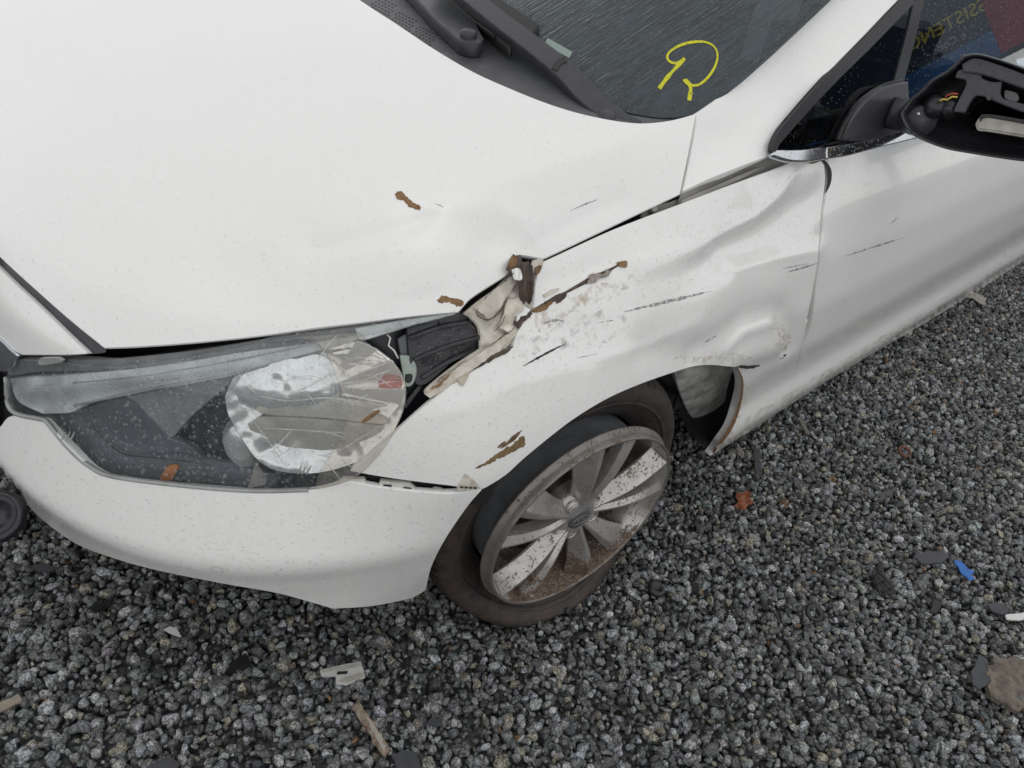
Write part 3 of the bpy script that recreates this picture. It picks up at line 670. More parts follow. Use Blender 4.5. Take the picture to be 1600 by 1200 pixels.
panel('moulded_tab', [[(60, 564), (66, 560), (92, 560), (94, 566), (62, 570)]], on_body(.001, False), M['lens_edge'], hl, 3, .004)

# ------------------------------------------------------------------ torn metal and marks
def tri(u): return np.abs((u % 1.)-.5)*2
def crumple(p):
    x, y = p[:, 0], p[:, 1]
    return -.016+.009*tri(x*.017+y*.009)+.006*tri(x*.011-y*.024+.3)+.003*tri(y*.05+x*.02)+.0015*np.sin(x*.31+np.sin(y*.2)*2)
inner = panel('torn_inner_panel', [[(726, 490), (750, 470), (775, 452), (800, 428), (814, 424)], [(814, 424), (822, 450), (832, 478), (822, 492)], [(822, 492), (818, 512), (802, 532), (770, 560), (735, 586), (700, 606), (668, 618)], [(668, 618), (664, 611), (690, 588), (720, 566), (752, 545)], [(752, 545), (750, 515), (738, 498), (726, 490)]], on_body(crumple, False), M['inner_metal'], car, 4, .006, .001)
def jag(poly, jit=1.2, step=4, seed=1):
    P = np.array(poly, float); Q = []
    for a, b in zip(P, np.roll(P, -1, 0)):
        k = max(1, int(np.linalg.norm(b-a)/step)); Q += [a+(b-a)*i/k for i in range(k)]
    return np.array(Q)+np.random.default_rng(seed).normal(size=(len(Q), 2))*jit
cream = simple('scuffed_cream_metal', (.66, .63, .56), .45, nscale=60, col2=(.46, .40, .31))
panel('bent_lip', jag([(666, 617), (690, 594), (724, 570), (756, 549), (786, 528), (806, 512), (808, 520), (790, 540), (764, 560), (734, 582), (702, 604), (672, 621)], .9, 5, 4), on_body(lambda p: .001+.004*tri(p[:, 0]*.012+p[:, 1]*.02), False), cream, inner, 3, .003, .0006, raw=True)
panel('upper_sheet', jag([(742, 482), (768, 459), (800, 432), (810, 440), (796, 458), (782, 482), (764, 500), (756, 492)], .9, 5, 5), on_body(lambda p: -.002+.007*tri(p[:, 0]*.02-p[:, 1]*.012), False), M['inner_metal'], inner, 3, .003, .0006, raw=True)
panel('side_sheet', jag([(792, 470), (812, 462), (820, 480), (808, 492), (804, 506), (796, 520), (780, 512), (788, 494)], 1., 5, 6), on_body(lambda p: .002+.006*tri(p[:, 0]*.018+p[:, 1]*.03), False), cream, inner, 3, .003, .0006, raw=True)
for pts, wv in (([(748, 480), (744, 490), (762, 500), (784, 484), (794, 462)], 2.4), ([(806, 494), (803, 506), (810, 514)], 3.), ([(762, 545), (782, 528), (802, 514)], 1.5), ([(724, 500), (740, 512), (748, 530)], 1.4), ([(770, 520), (784, 506), (790, 490)], 1.4)):
    panel('fold_line', sliver(pts, wv), on_body(lambda p: np.maximum(crumple(p), .005)+.003, False), M['darkrust'], inner, 3, 0, raw=True)  # dark brown lines drawn along the folds
panel('brown_edge', jag([(748, 572), (768, 556), (786, 548), (803, 541), (797, 549), (772, 561), (744, 576), (720, 592)], .9, 4, 7), on_body(.0022, False), M['darkrust'], inner, 3, .001, .0004, raw=True)
panel('brown_edge', jag([(672, 610), (690, 594), (706, 582), (700, 590), (684, 606)], .8, 4, 8), on_body(.008, False), M['putty'], inner, 3, .001, .0004, raw=True)
panel('cream_splinter', jag([(714, 594), (734, 582), (729, 592), (724, 603)], .5, 4, 9), on_body(.005, False), simple('cream_plastic', (.5, .45, .36), .5, nscale=50), inner, 3, .0015, .0004, raw=True)
def curl(p): return .004+.016*np.sin(np.clip((p[:, 1]-398)/80, 0, 1)*math.pi)+.004*np.sin(p[:, 0]*.5)
flap = panel('torn_flap', jag([(793, 421), (797, 408), (803, 397), (808, 403), (813, 399), (817, 410), (826, 409), (832, 415), (835, 440), (833, 462), (829, 476), (822, 470), (818, 477), (813, 466), (812, 446), (807, 434), (800, 428)], .7, 4, 10), on_body(curl, False), M['darkrust'], car, 3, .002, .0005, raw=True)
panel('paint_remnant', [[(800, 422), (812, 420), (816, 436), (806, 436), (800, 422)]], on_body(lambda p: curl(p)+.0015, False), M['paint'], flap, 3, .001)
panel('ochre_edge', [[(795, 414), (802, 400), (808, 404), (806, 414), (800, 418)]], on_body(lambda p: curl(p)+.0015, False), M['putty'], flap, 3, .001)
panel('torn_flap', [[(834, 408), (848, 405), (846, 420), (838, 428), (832, 418)]], on_body(.005, False), M['inner_metal'], car, 3, .003)
panel('rust_fleck', [[(836, 419), (846, 415), (843, 424), (838, 428)]], on_body(.0065, False), M['rust'], flap, 3, .001)
def marks(parent, name, lst, m, lift=.0005, dents=True, res=3):
    for i, (pts, wv) in enumerate(lst):
        P = sliver(pts, wv, step=4); P = P+np.random.default_rng(int(pts[0][0])).normal(size=P.shape)*.35*min(1., wv/5 if not callable(wv) else 1)
        panel(name, P, on_body(lift, dents), m, parent, res, 0, raw=True)
panel('torn_crease', sliver([(832, 486), (852, 475), (872, 464), (890, 454), (912, 442), (934, 431), (956, 420), (972, 411)], wfun((0, 3), (.15, 5), (.3, 8), (.38, 3), (.55, 5), (.7, 9), (.8, 4), (1, 2))), on_body(.0016), M['darkrust'], fender, 3, .0008, .0003, raw=True)
panel('curled_paint', jag([(918, 440), (922, 430), (934, 427), (944, 429), (950, 422), (956, 423), (948, 433), (936, 436), (926, 443)], 1., 3, 11), on_body(lambda p: .003+.004*tri(p[:, 0]*.06)), simple('curled_grey_paint', (.34, .31, .27), .6, nscale=120, col2=(.16, .13, .11)), fender, 3, .001, .0003, raw=True)
panel('torn_crease', jag([(868, 468), (874, 461), (886, 456), (884, 464), (876, 473), (870, 475)], .8, 3, 12), on_body(.002), M['darkrust'], fender, 3, .0008, .0003, raw=True)
panel('lifted_paint', jag([(848, 462), (862, 453), (874, 451), (864, 458), (852, 464)], .5, 3, 13), on_body(.003), cream, fender, 3, .001, .0003, raw=True)
panel('torn_crease', jag([(806, 506), (814, 498), (824, 490), (832, 487), (828, 496), (818, 503), (812, 512)], .9, 3, 14), on_body(.0024), M['darkrust'], fender, 3, .0008, .0003, raw=True)
panel('white_fragment', jag([(806, 488), (818, 478), (828, 482), (826, 490), (814, 496), (808, 502)], 1., 3, 15), on_body(.006), M['paint'], fender, 3, .002, .0004, raw=True)
st_rust = make_stain('rust_dust', (.45, .33, .2), .47, .75, .55, 60); st_grey = make_stain('grey_scuff', (.36, .36, .35), .5, .72, .5, 45)
panel('rust_dust', jag([(820, 520), (834, 494), (870, 478), (930, 448), (985, 428), (1005, 440), (960, 462), (900, 486), (850, 512)], 3, 8, 16), on_body(.0004), st_rust, fender, 4, 0, raw=True)
panel('scuff', jag([(800, 560), (812, 526), (850, 498), (930, 490), (1000, 494), (960, 530), (880, 545)], 3, 8, 17), on_body(.0004), st_grey, fender, 5, 0, raw=True)
panel('rust_dust', jag([(1200, 500), (1222, 505), (1236, 530), (1228, 552), (1212, 540), (1214, 520)], 2, 6, 18), on_body(.0004), st_rust, fender, 4, 0, raw=True)
panel('rust_dust', jag([(1050, 560), (1120, 552), (1180, 556), (1150, 570), (1090, 570)], 2, 6, 19), on_body(.0004), st_rust, fender, 4, 0, raw=True)
panel('road_film', jag([(1150, 690), (1240, 630), (1400, 528), (1600, 412), (1600, 405), (1400, 515), (1240, 612), (1160, 655)], 2, 12, 20), on_body(.0004), make_stain('road_film', (.36, .31, .23), .42, .8, .5, 25), sill, 6, 0, raw=True)
panel('paint_chip', ragged(0, 0, [(964, 412), (972, 407), (981, 410), (978, 416), (970, 417)], .8, 3, 6), on_body(.003), M['putty'], fender, 3, .001, .0004, raw=True)
panel('paint_chip', ragged(0, 0, [(833, 484), (846, 478), (858, 474), (866, 470), (858, 480), (842, 488)], 1.2, 3, 7), on_body(.0026), M['putty'], fender, 3, .001, .0004, raw=True)
panel('paint_chip', ragged(0, 0, [(744, 733), (764, 718), (786, 704), (806, 692), (818, 681), (821, 692), (806, 704), (780, 716), (758, 728)], .9, 4, 8), on_body(.001), simple('olive_brown_chip', (.22, .15, .065), .6, nscale=90, col2=(.11, .07, .03)), fender, 3, .001, .0004, raw=True)
marks(fender, 'paint_chip', [([(788, 698), (804, 686), (813, 676)], 2.5), ([(794, 690), (808, 676)], 2), ([(782, 702), (800, 686), (816, 672)], 4), ([(778, 700), (790, 690)], 6)], M['rust'], .0008)
marks(fender, 'crack', [([(818, 572), (850, 554), (884, 537)], 3.2), ([(1243, 250), (1250, 246)], 3)], M['darkcrack'], .0006)
marks(fender, 'scratch', [([(976, 487), (1040, 472), (1110, 455)], 5), ([(1228, 426), (1256, 418), (1278, 411)], 3), ([(1222, 420), (1262, 412)], 2), ([(850, 505), (870, 500), (880, 502)], 4), ([(1100, 536), (1120, 524)], 2.5), ([(930, 505), (960, 500)], 2), ([(900, 560), (935, 552)], 1.6)], M['scratch'], .0005)
marks(fender, 'rust_line', [([(1228, 550), (1229, 536), (1224, 524)], 2.2), ([(1222, 530), (1216, 519)], 1.5), ([(1226, 542), (1220, 534)], 1.6)], simple('faint_rust_stain', (.42, .33, .22), .6, nscale=200, col2=(.66, .63, .57)), .0012)
marks(fender, 'edge_chip', [([(1150, 573), (1172, 574), (1188, 571)], 5), ([(1218, 561), (1230, 553)], 5)], M['darkcrack'], .0018)
marks(door, 'scratch', [([(1322, 400), (1362, 387), (1410, 372)], 2.6), ([(1390, 352), (1404, 338)], 1.5)], M['scratch'], .0005)
panel('paint_chip', ragged(0, 0, [(617, 302), (624, 299), (634, 306), (646, 317), (656, 321), (655, 327), (642, 324), (630, 313), (620, 309)], .9, 3, 11), on_body(.001), M['putty'], hood, 3, .001, .0004, raw=True)
panel('paint_chip', ragged(0, 0, [(683, 468), (694, 462), (710, 466), (722, 470), (723, 478), (716, 478), (700, 472), (688, 472)], 1., 3, 12), on_body(.001), M['putty'], hood, 3, .001, .0004, raw=True)
marks(hood, 'scratch', [([(890, 330), (912, 320), (936, 311)], 2.2), ([(680, 318), (694, 324)], 2)], M['scratch'], .0005)
panel('door_edge_gap', sliver([(1284, 248), (1294, 262), (1296, 282), (1290, 302)], wfun((0, 4), (.4, 8), (.8, 5), (1, 1))), on_body(.0012), M['black'], door, 3, 0, raw=True)
panel('edge_rust', [[(1250, 252), (1284, 250), (1270, 256)], [(1270, 256), (1250, 252)]], on_body(.001), M['rust'], fender, 3, 0)

# ---- bumper bracket clips in the gap
wc = simple('white_nylon_clip', (.62, .61, .57), .5, nscale=60, col2=(.45, .43, .38))
for k, (poly, holes) in enumerate((([(524, 757), (536, 749), (568, 750), (574, 761), (548, 763)], [[(538, 752), (548, 752), (548, 760), (538, 760)]]),
                                   ([(592, 764), (594, 753), (640, 757), (652, 768), (620, 769)], [[(599, 757), (612, 758), (612, 763), (599, 763)], [(630, 761), (642, 762), (644, 766), (631, 766)]]),
                                   ([(672, 771), (680, 766), (692, 768), (690, 773)], []))):
    c = panel('bumper_clip', [[a, b] for a, b in zip(poly, poly[1:]+poly[:1])], on_body(-.006, False), wc, bumper, 3, .008, .001)
    for h_ in holes: panel('clip_slot', [[a, b] for a, b in zip(h_, h_[1:]+h_[:1])], on_body(-.0045, False), M['black'], c, 3, 0)
panel('broken_corner', [[(716, 762), (728, 742)], [(728, 742), (742, 754), (750, 764)], [(750, 764), (716, 767)], [(716, 767), (716, 762)]], on_body(.003, False), simple('torn_bumper_core', (.6, .57, .5), .6, nscale=90, col2=(.38, .34, .28)), bumper, 3, .004)
for k in range(4):
    panel('corner_slot', [[(719+k*7, 760+k*.4), (724+k*7, 760+k*.4)], [(724+k*7, 760+k*.4), (724+k*7, 763+k*.4)], [(724+k*7, 763+k*.4), (719+k*7, 763+k*.4)], [(719+k*7, 763+k*.4), (719+k*7, 760+k*.4)]], on_body(.0045, False), M['darkcrack'], bumper, 2, 0)
c0, n0 = on_body(.0003)([(339, 890)])
lathe('plug_ring', [(.0078, .0004), (.0086, .0006), (.0094, .0004)], c0[0], n0[0], simple('plug_ring_grey', (.60, .60, .58), .5), bumper, 24)

# ---- standing rain drops
wat = make_glass('rain_water', (.97, .97, .97), .02)
wat_lens = make_glass('lens_rain', (.90, .91, .92), .03, haze=.13, hazecol=(.62, .64, .66), hazemap=(400, 400, 400))  # pale haze brightens the drops in place of their highlights
def rain(parent, poly, n, r0, r1, surf, seed, flat=.45, wm=None):
    r_ = np.random.default_rng(seed); P = np.array(poly, float); lo, hi = P.min(0), P.max(0)
    q = lo+(hi-lo)*r_.random((n*3, 2)); q = q[inside(P, q)][:n]
    X, N = surf(q); V = []; F = []
    for x, nn in zip(X, N):
        rr = r0+(r1-r0)*r_.random()**3; a = np.cross(nn, (0, 0, 1.)); a /= np.linalg.norm(a)+1e-9; b = np.cross(nn, a); k0 = len(V); st = r_.uniform(.8, 1.5)
        for ring, (rad_, hh) in enumerate(((1., 0.), (.78, .62))):
            for k in range(7):
                an = k*2*math.pi/7+ring*.4; V.append(x+(a*math.cos(an)+b*math.sin(an)*st)*rr*rad_+nn*rr*flat*hh)
        V.append(x+nn*rr*flat)
        for k in range(7):
            k2 = (k+1) % 7; F.append((k0+k, k0+k2, k0+7+k2, k0+7+k)); F.append((k0+7+k, k0+7+k2, k0+14))
    o = mesh_obj('rain_drops', V, F, wm or wat, parent); o['kind'] = 'stuff'; return o
rain(hl, [(15, 600), (100, 572), (300, 560), (460, 530), (560, 525), (628, 590), (600, 690), (520, 755), (300, 755), (140, 722), (75, 655)], 2000, .0007, .0034, on_body(.0038, False), 1, .45, wat_lens)
rain(bumper, [(20, 660), (150, 745), (450, 780), (740, 775), (670, 900), (520, 940), (250, 880), (60, 790)], 700, .0008, .0026, on_body(.0002), 2)
rain(fender, [(570, 730), (740, 590), (840, 500), (860, 410), (1240, 260), (1270, 430), (1220, 540), (1050, 575), (750, 755)], 1100, .0008, .0024, on_body(.0002), 3)
rain(hood, [(10, 300), (170, 535), (700, 480), (1050, 300), (1075, 200), (700, 100), (300, 0), (0, 0)], 600, .0008, .0022, on_body(.0002), 4)
rain(door, [(1300, 260), (1590, 190), (1590, 380), (1260, 590)], 500, .0008, .0024, on_body(.0002), 5)
rain(hl, [(640, 515), (735, 500), (750, 540), (660, 595)], 160, .0010, .0034, on_body(lambda p: fold(p)+.0004, False), 6)

# ------------------------------------------------------------------ wheel
WC = Vector((-.014, .001, .288)); ST, CB = .110, -.022
WNv = Vector((-math.sin(ST)*math.cos(CB), -math.cos(ST)*math.cos(CB), math.sin(CB)))
WC = WC+WNv*.014
WA = WNv.cross(Vector((0, 0, 1))).normalized(); WB = WA.cross(WNv)
def dirty(name, col, rough, metal, mudz=(.20, .02)):
    m, t, p = mat(name); co = coords(t)
    geo = t.nodes.new('ShaderNodeNewGeometry'); sep = t.nodes.new('ShaderNodeSeparateXYZ'); t.links.new(geo.outputs['Position'], sep.inputs[0])
    n1 = noise(t, co, 24, 6, .65); n2 = noise(t, co, 190, 3, .6)
    g = node(t, 'ShaderNodeMapRange'); g.inputs['From Min'].default_value = mudz[0]; g.inputs['From Max'].default_value = mudz[1]
    t.links.new(sep.outputs[2], g.inputs[0])
    f = math_n(t, 'ADD', math_n(t, 'MULTIPLY', g.outputs[0], 1.), math_n(t, 'SUBTRACT', math_n(t, 'MULTIPLY', n1, 1.9), 1.0))
    f2 = math_n(t, 'ADD', f, math_n(t, 'MULTIPLY', math_n(t, 'SUBTRACT', n2, .5), 1.2))
    sp_ = ramp(t, math_n(t, 'ADD', n2, math_n(t, 'MULTIPLY', math_n(t, 'SUBTRACT', n1, .5), .5)), [(.60, 0.), (.66, .8)])
    mk = math_n(t, 'MAXIMUM', ramp(t, f2, [(.42, 0.), (.62, 1.)]), sp_)
    mud = mixc(t, ramp(t, n2, [(.4, 0.), (.6, 1.)]), (.045, .028, .02), (.16, .11, .075))
    base = mixc(t, math_n(t, 'MULTIPLY', ramp(t, n1, [(.35, 0.), (.7, 1.)]), .6), col, tuple(c*.5*k for c, k in zip(col, (1., .9, .8))))
    t.links.new(mixc(t, mk, base, mud), p.inputs['Base Color'])
    mt = math_n(t, 'MULTIPLY', math_n(t, 'SUBTRACT', 1., mk), metal); t.links.new(mt, p.inputs['Metallic'])
    t.links.new(math_n(t, 'ADD', math_n(t, 'MULTIPLY', mk, .35), rough), p.inputs['Roughness'])
    bump(t, p, math_n(t, 'MULTIPLY', n2, mk), .003, .8)
    return m
M['rim'] = dirty('dirty_alloy', (.48, .47, .45), .30, .6, (.245, .07))
M['lip'] = dirty('scuffed_alloy_lip', (.22, .205, .19), .42, .5, (.13, .0))
M['barrel'] = simple('dark_grey_rim_barrel', (.20, .21, .225), .42, .2, nscale=30, namp=.3)
M['tyre'] = simple('muddy_tyre_rubber', (.048, .034, .027), .66, nscale=34, col2=(.018, .016, .015), bmp=.002)
wheel = lathe('wheel', [(.2175, -.003), (.2195, .0), (.2225, -.0005), (.2238, -.003), (.2243, -.012), (.2262, -.019), (.2305, -.0225), (.2315, -.025), (.2305, -.028), (.225, -.031), (.2165, -.034), (.2135, -.038)], WC, WNv, M['lip'], car, 128)
lathe('rim_barrel', [(.2135, -.037), (.206, -.05), (.201, -.075), (.200, -.11), (.206, -.15), (.222, -.175), (.229, -.182)], WC, WNv, M['barrel'], wheel, 96)
lathe('rim_inner', [(.2175, -.003), (.2145, -.010), (.207, -.028), (.199, -.05), (.197, -.07), (.194, -.12), (.197, -.17)], WC, WNv, M['rim'], wheel, 96)
lathe('brake_disc', [(.05, -.07), (.135, -.07), (.138, -.075), (.138, -.09)], WC, WNv, simple('brake_disc_dark', (.06, .05, .045), .5, .5, nscale=40), wheel, 48)
def wp(r, th, wv): return WC+(WA*math.cos(th)+WB*math.sin(th))*r+WNv*wv
def spoke(th, flip):
    bm = bmesh.new(); rings = []
    N_ = 20
    for i in range(N_):
        u = i/(N_-1); r = .036+u*(.2165-.036)
        hw = .0105+.0235*u**1.15; face = -.022+.010*math.sin(u*math.pi)+.016*u
        ridge = (-.38 if flip else .38)*hw
        dl, dr = (.026, .006) if not flip else (.006, .026); bk = face-.034+.006*u
        prof = [(-hw, bk), (-hw, face-dl), (ridge-.002, face+.002), (ridge+.002, face+.002), (hw, face-dr), (hw, bk)]
        ring = []
        for s, wv in prof:
            ring.append(bm.verts.new(wp(min(math.hypot(r, s), .2165, .2165+(wv+.006)*.42), th+math.atan2(s, r), wv)))
        rings.append(ring)
    for a, b in zip(rings[:-1], rings[1:]):
        for k in range(5): bm.faces.new((a[k], a[k+1], b[k+1], b[k]))
        bm.faces.new((a[5], a[0], b[0], b[5]))
    bm.faces.new(rings[0]); bm.faces.new(rings[-1][::-1])
    bmesh.ops.recalc_face_normals(bm, faces=bm.faces)
    es = [e for e in bm.edges if len(e.link_faces) == 2 and e.calc_face_angle(0) > .25]
    bmesh.ops.bevel(bm, geom=es, offset=.0015, segments=2, affect='EDGES', clamp_overlap=True)
    for f in bm.faces: f.smooth = True
    for e in bm.edges:
        if len(e.link_faces) == 2 and e.calc_face_angle(0) > .30: e.smooth = False
    return bm
for k in range(10):
    pair = (k//2)*(2*math.pi/5)+(.27 if k % 2 else -.27)+math.radians(97)
    bm_obj('spoke', spoke(pair, k % 2), M['rim'], wheel)
lathe('hub', [(.0001, -.024), (.026, -.022), (.036, -.020), (.047, -.024), (.058, -.034), (.064, -.05), (.066, -.075)], WC, WNv, M['rim'], wheel, 48)
capm = simple('grey_hub_cap', (.16, .16, .165), .4, .5, nscale=60, namp=.3)
cap = lathe('hub_cap', [(.0001, -.0155), (.018, -.016), (.0255, -.0175), (.0275, -.021), (.028, -.026)], WC, WNv, capm, wheel, 48)
def ring_strip(name, rx, ry, wd_, wv, m, parent, rot=.0, seg=40):
    V = []; F = []
    for k in range(seg):
        a = 2*math.pi*k/seg
        for s, dz in ((0, 0), (wd_*.5, .0007), (wd_, 0)):
            x, y = (rx-s)*math.cos(a), (ry-s)*math.sin(a); x, y = x*math.cos(rot)-y*math.sin(rot), x*math.sin(rot)+y*math.cos(rot)
            V.append(WC+WA*x+WB*y+WNv*(wv+dz))
    for k in range(seg):
        for i in range(2):
            F.append((k*3+i, k*3+i+1, ((k+1) % seg)*3+i+1, ((k+1) % seg)*3+i))
    return mesh_obj(name, V, F, m, parent)
embm = simple('worn_emblem', (.42, .42, .42), .35, .7)
ring_strip('emblem_ring', .022, .012, .0016, -.0148, embm, wheel, 0.)
def text_mesh(name, s, size, mtx, m, parent, ext=.0004):
    cu = bpy.data.curves.new(name, 'FONT'); cu.body = s; cu.size = size; cu.align_x = 'CENTER'; cu.align_y = 'CENTER'; cu.extrude = ext
    o = bpy.data.objects.new(name, cu); COL.objects.link(o)
    dg = bpy.context.evaluated_depsgraph_get(); me = bpy.data.meshes.new_from_object(o.evaluated_get(dg))
    bpy.data.objects.remove(o); me.transform(mtx); me.materials.clear(); me.materials.append(m); me.name = name
    r = bpy.data.objects.new(name, me); COL.objects.link(r); r.parent = parent; return r
def frame(o, xv, yv, zv): return Matrix(((xv[0], yv[0], zv[0], o[0]), (xv[1], yv[1], zv[1], o[1]), (xv[2], yv[2], zv[2], o[2]), (0, 0, 0, 1)))
text_mesh('emblem_letters', 'KIA', .014, frame(WC+WNv*-.0146, WA*-1 if WA.x < 0 else WA, WB, WNv), embm, wheel)
for k in range(5):
    th = math.radians(97+36)+k*2*math.pi/5
    c = wp(.046, th, -.026)
    lathe('lug_pocket', [(.0165, -.004), (.0155, .004), (.013, .006), (.0115, .002), (.011, -.016), (.0001, -.017)], c, WNv, M['rim'], wheel, 24)
    lathe('lug_nut', [(.0001, -.004), (.006, -.005), (.008, -.009), (.0085, -.016)], c, WNv, simple('lug_nut_dark', (.07, .065, .06), .5, .6), wheel, 6)
# the tyre: off its bead on the outer side, pushed inboard, flat on the ground
def squash(p, th, r, wv):
    p = Vector(p); low = max(0., 1-(p.z)/.16)
    p = p+WNv*(.085*low**1.4)*max(0., min(1., (r-.205)/.05))*(1. if wv > -.15 else .4)
    if p.z < .012: p.z = .012+(p.z-.012)*.04
    return p
TP = [(.206, -.112), (.2155, -.098), (.228, -.090), (.245, -.080), (.262, -.073), (.275, -.071), (.286, -.074), (.296, -.082), (.3035, -.093), (.307, -.105), (.3075, -.113), (.3035, -.114), (.3035, -.118), (.309, -.119), (.3105, -.145), (.3065, -.146), (.3065, -.152), (.3105, -.153), (.3105, -.18), (.3065, -.181), (.3065, -.187), (.3105, -.188), (.3095, -.215), (.3055, -.216), (.3055, -.22), (.308, -.221), (.304, -.24), (.295, -.255), (.275, -.265), (.245, -.255), (.222, -.235), (.21, -.225)]
TP = [(r, wv+.012) for r, wv in TP]
tyre = lathe('tyre', TP, WC, WNv, M['tyre'], wheel, 144, squash)
grooves = []
for k in range(72):
    th = 2*math.pi*k/72
    V = [wp(.2985, th, -.071), wp(.2985, th+.014, -.071), wp(.308, th+.022, -.096), wp(.308, th+.007, -.096)]
    grooves.append([squash(v+WNv*.0012+(v-WC).normalized()*.0012, th, .3, 0) for v in V])
gv = [v for g in grooves for v in g]
gr = mesh_obj('shoulder_grooves', gv, [(4*i, 4*i+1, 4*i+2, 4*i+3) for i in range(len(grooves))], M['rubber'], wheel); gr['kind'] = 'stuff'
ring2 = lathe('sidewall_rib', [(.254, -.0640), (.256, -.0605), (.259, -.0600), (.262, -.0615)], WC, WNv, M['tyre'], wheel, 96, squash)
stm = simple('dry_grass_stem', (.35, .24, .13), .6)
P_ = [wp(.055, math.radians(-62), -.005), wp(.085, math.radians(-66), .0), wp(.12, math.radians(-75), .002), wp(.15, math.radians(-84), .0)]
# wheel housing behind the fender opening
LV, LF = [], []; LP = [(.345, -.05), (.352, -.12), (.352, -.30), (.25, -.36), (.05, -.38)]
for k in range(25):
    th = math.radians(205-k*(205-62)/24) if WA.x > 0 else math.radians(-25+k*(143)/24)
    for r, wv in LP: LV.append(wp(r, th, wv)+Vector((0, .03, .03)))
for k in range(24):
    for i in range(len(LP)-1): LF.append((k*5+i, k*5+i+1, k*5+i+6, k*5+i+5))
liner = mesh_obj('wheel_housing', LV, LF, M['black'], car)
sp = on_tps([(1060, 585, 'y', .10), (1110, 565, 'y', .085), (1150, 572, 'y', .09), (1144, 620, 'y', .12), (1122, 655, 'y', .14), (1095, 668, 'y', .15), (1076, 650, 'y', .145), (1115, 610, 'y', .095)])
panel('inner_pillar_panel', [[(1052, 575), (1090, 560), (1150, 565)], [(1150, 565), (1138, 600), (1132, 630), (1122, 652), (1106, 667), (1092, 665)], [(1092, 665), (1074, 640), (1062, 610), (1052, 575)]], sp, simple('dull_silver_metal', (.68, .67, .65), .4, .2, nscale=22, col2=(.26, .25, .24)), car, 5, .02, .003)

panel('sill_shadow_sheet', [[(1050, 565), (1100, 555), (1168, 560)], [(1168, 560), (1166, 610), (1150, 660), (1116, 706)], [(1116, 706), (1090, 690), (1060, 640), (1050, 565)]], on_plane((.5, .17, .4), (-.3, -1, 0)), M['black'], car, 8, 0)  # black sheet stands in for the deep shadow around the inner pillar panel
panel('rusty_lip', sliver([(1152, 574), (1160, 596), (1156, 630), (1142, 668), (1114, 708)], wfun((0, 2), (.3, 4), (.7, 6), (1, 4))), on_body(.0008), M['rust'], sill, 3, 0, raw=True)
panel('rust_dust', jag([(1150, 600), (1168, 604), (1160, 650), (1140, 690), (1112, 714), (1120, 690), (1145, 650)], 2, 6, 22), on_body(.0005), st_rust, sill, 4, 0, raw=True)
# ------------------------------------------------------------------ door mirror, its cover torn off
MP0, MN = (.80, -.05, 1.0), (-.92, -.12, .34)
def mp(px, off=0.): return on_plane(MP0, MN, off)(px)[0]
rimo = outline([[(1406, 178), (1413, 195), (1430, 212), (1473, 230), (1517, 239), (1600, 251), (1660, 252), (1702, 236), (1712, 200)], [(1712, 200), (1700, 160), (1660, 128), (1600, 107), (1560, 93), (1527, 85), (1506, 88)], [(1506, 88), (1480, 112), (1456, 126), (1440, 142), (1421, 158), (1406, 178)]], 7)
cen = rimo.mean(0); n_ = len(rimo); V = []; Fc = []
rows = [(1.0, .004, 0), (1.012, -.004, 0), (1.02, -.02, 0), (1.0, -.05, 0), (.9, -.085, 0), (.7, -.105, 0), (.3, -.112, 0)]
inn = [(.985, .004), (.955, -.002), (.93, -.02), (.88, -.05), (.7, -.075), (.3, -.085)]
for sc_, of in [(a, b) for a, b, _ in rows][::-1]+inn:
    V += list(mp(cen+(rimo-cen)*sc_, of))
nr = len(rows)+len(inn)
for r in range(nr-1):
    for k in range(n_): Fc.append((r*n_+k, r*n_+(k+1) % n_, (r+1)*n_+(k+1) % n_, (r+1)*n_+k))
Fc.append(tuple(range(n_))); Fc.append(tuple(range((nr-1)*n_, nr*n_))[::-1])
mir = mesh_obj('door_mirror', V, Fc, M['plastic'], car)
M['mirror_grey'] = simple('grey_black_bracket', (.055, .055, .068), .5, nscale=120, namp=.25, drops=(200, .3, .6))
plate('upper_frame', [[(1503, 100), (1524, 91), (1560, 101), (1600, 116), (1680, 150)], [(1680, 150), (1685, 170)], [(1685, 170), (1640, 152), (1600, 138), (1560, 124), (1530, 115), (1505, 112)], [(1505, 112), (1503, 100)]], MP0, MN, -.004, .02, M['mirror_grey'], mir)
plate('bracket', [[(1492, 121), (1497, 110), (1505, 108)], [(1505, 108), (1532, 115), (1534, 122), (1550, 128), (1566, 127)], [(1566, 127), (1563, 144)], [(1563, 144), (1568, 154), (1590, 160), (1640, 172), (1660, 178)], [(1660, 178), (1655, 192)],
    [(1655, 192), (1600, 175), (1570, 164), (1550, 156), (1536, 150), (1524, 150), (1516, 160), (1508, 176)], [(1508, 176), (1490, 174)], [(1490, 174), (1498, 156), (1510, 132), (1508, 124)], [(1508, 124), (1492, 121)]], MP0, MN, -.010, .012, M['mirror_grey'], mir)
plate('screw_boss', [[(1541, 150), (1544, 147), (1549, 148), (1550, 152), (1547, 156), (1542, 156), (1541, 150)]], MP0, MN, -.004, .01, M['mirror_grey'], mir, .0008, 2)
plate('slot_insert', [[(1570, 140), (1588, 145), (1592, 155), (1585, 159), (1570, 153), (1570, 140)]], MP0, MN, -.026, .01, simple('slot_grey', (.12, .12, .13), .4), mir)
lampm = simple('clear_indicator_lamp', (.36, .345, .31), .22, .35, nscale=30, col2=(.24, .22, .19))
plate('indicator_lamp', [[(1524, 193), (1530, 183), (1540, 180)], [(1540, 180), (1600, 190), (1670, 204), (1690, 212)], [(1690, 212), (1680, 226), (1600, 214), (1545, 205), (1528, 203), (1524, 193)]], MP0, MN, -.012, .02, lampm, mir, .005)
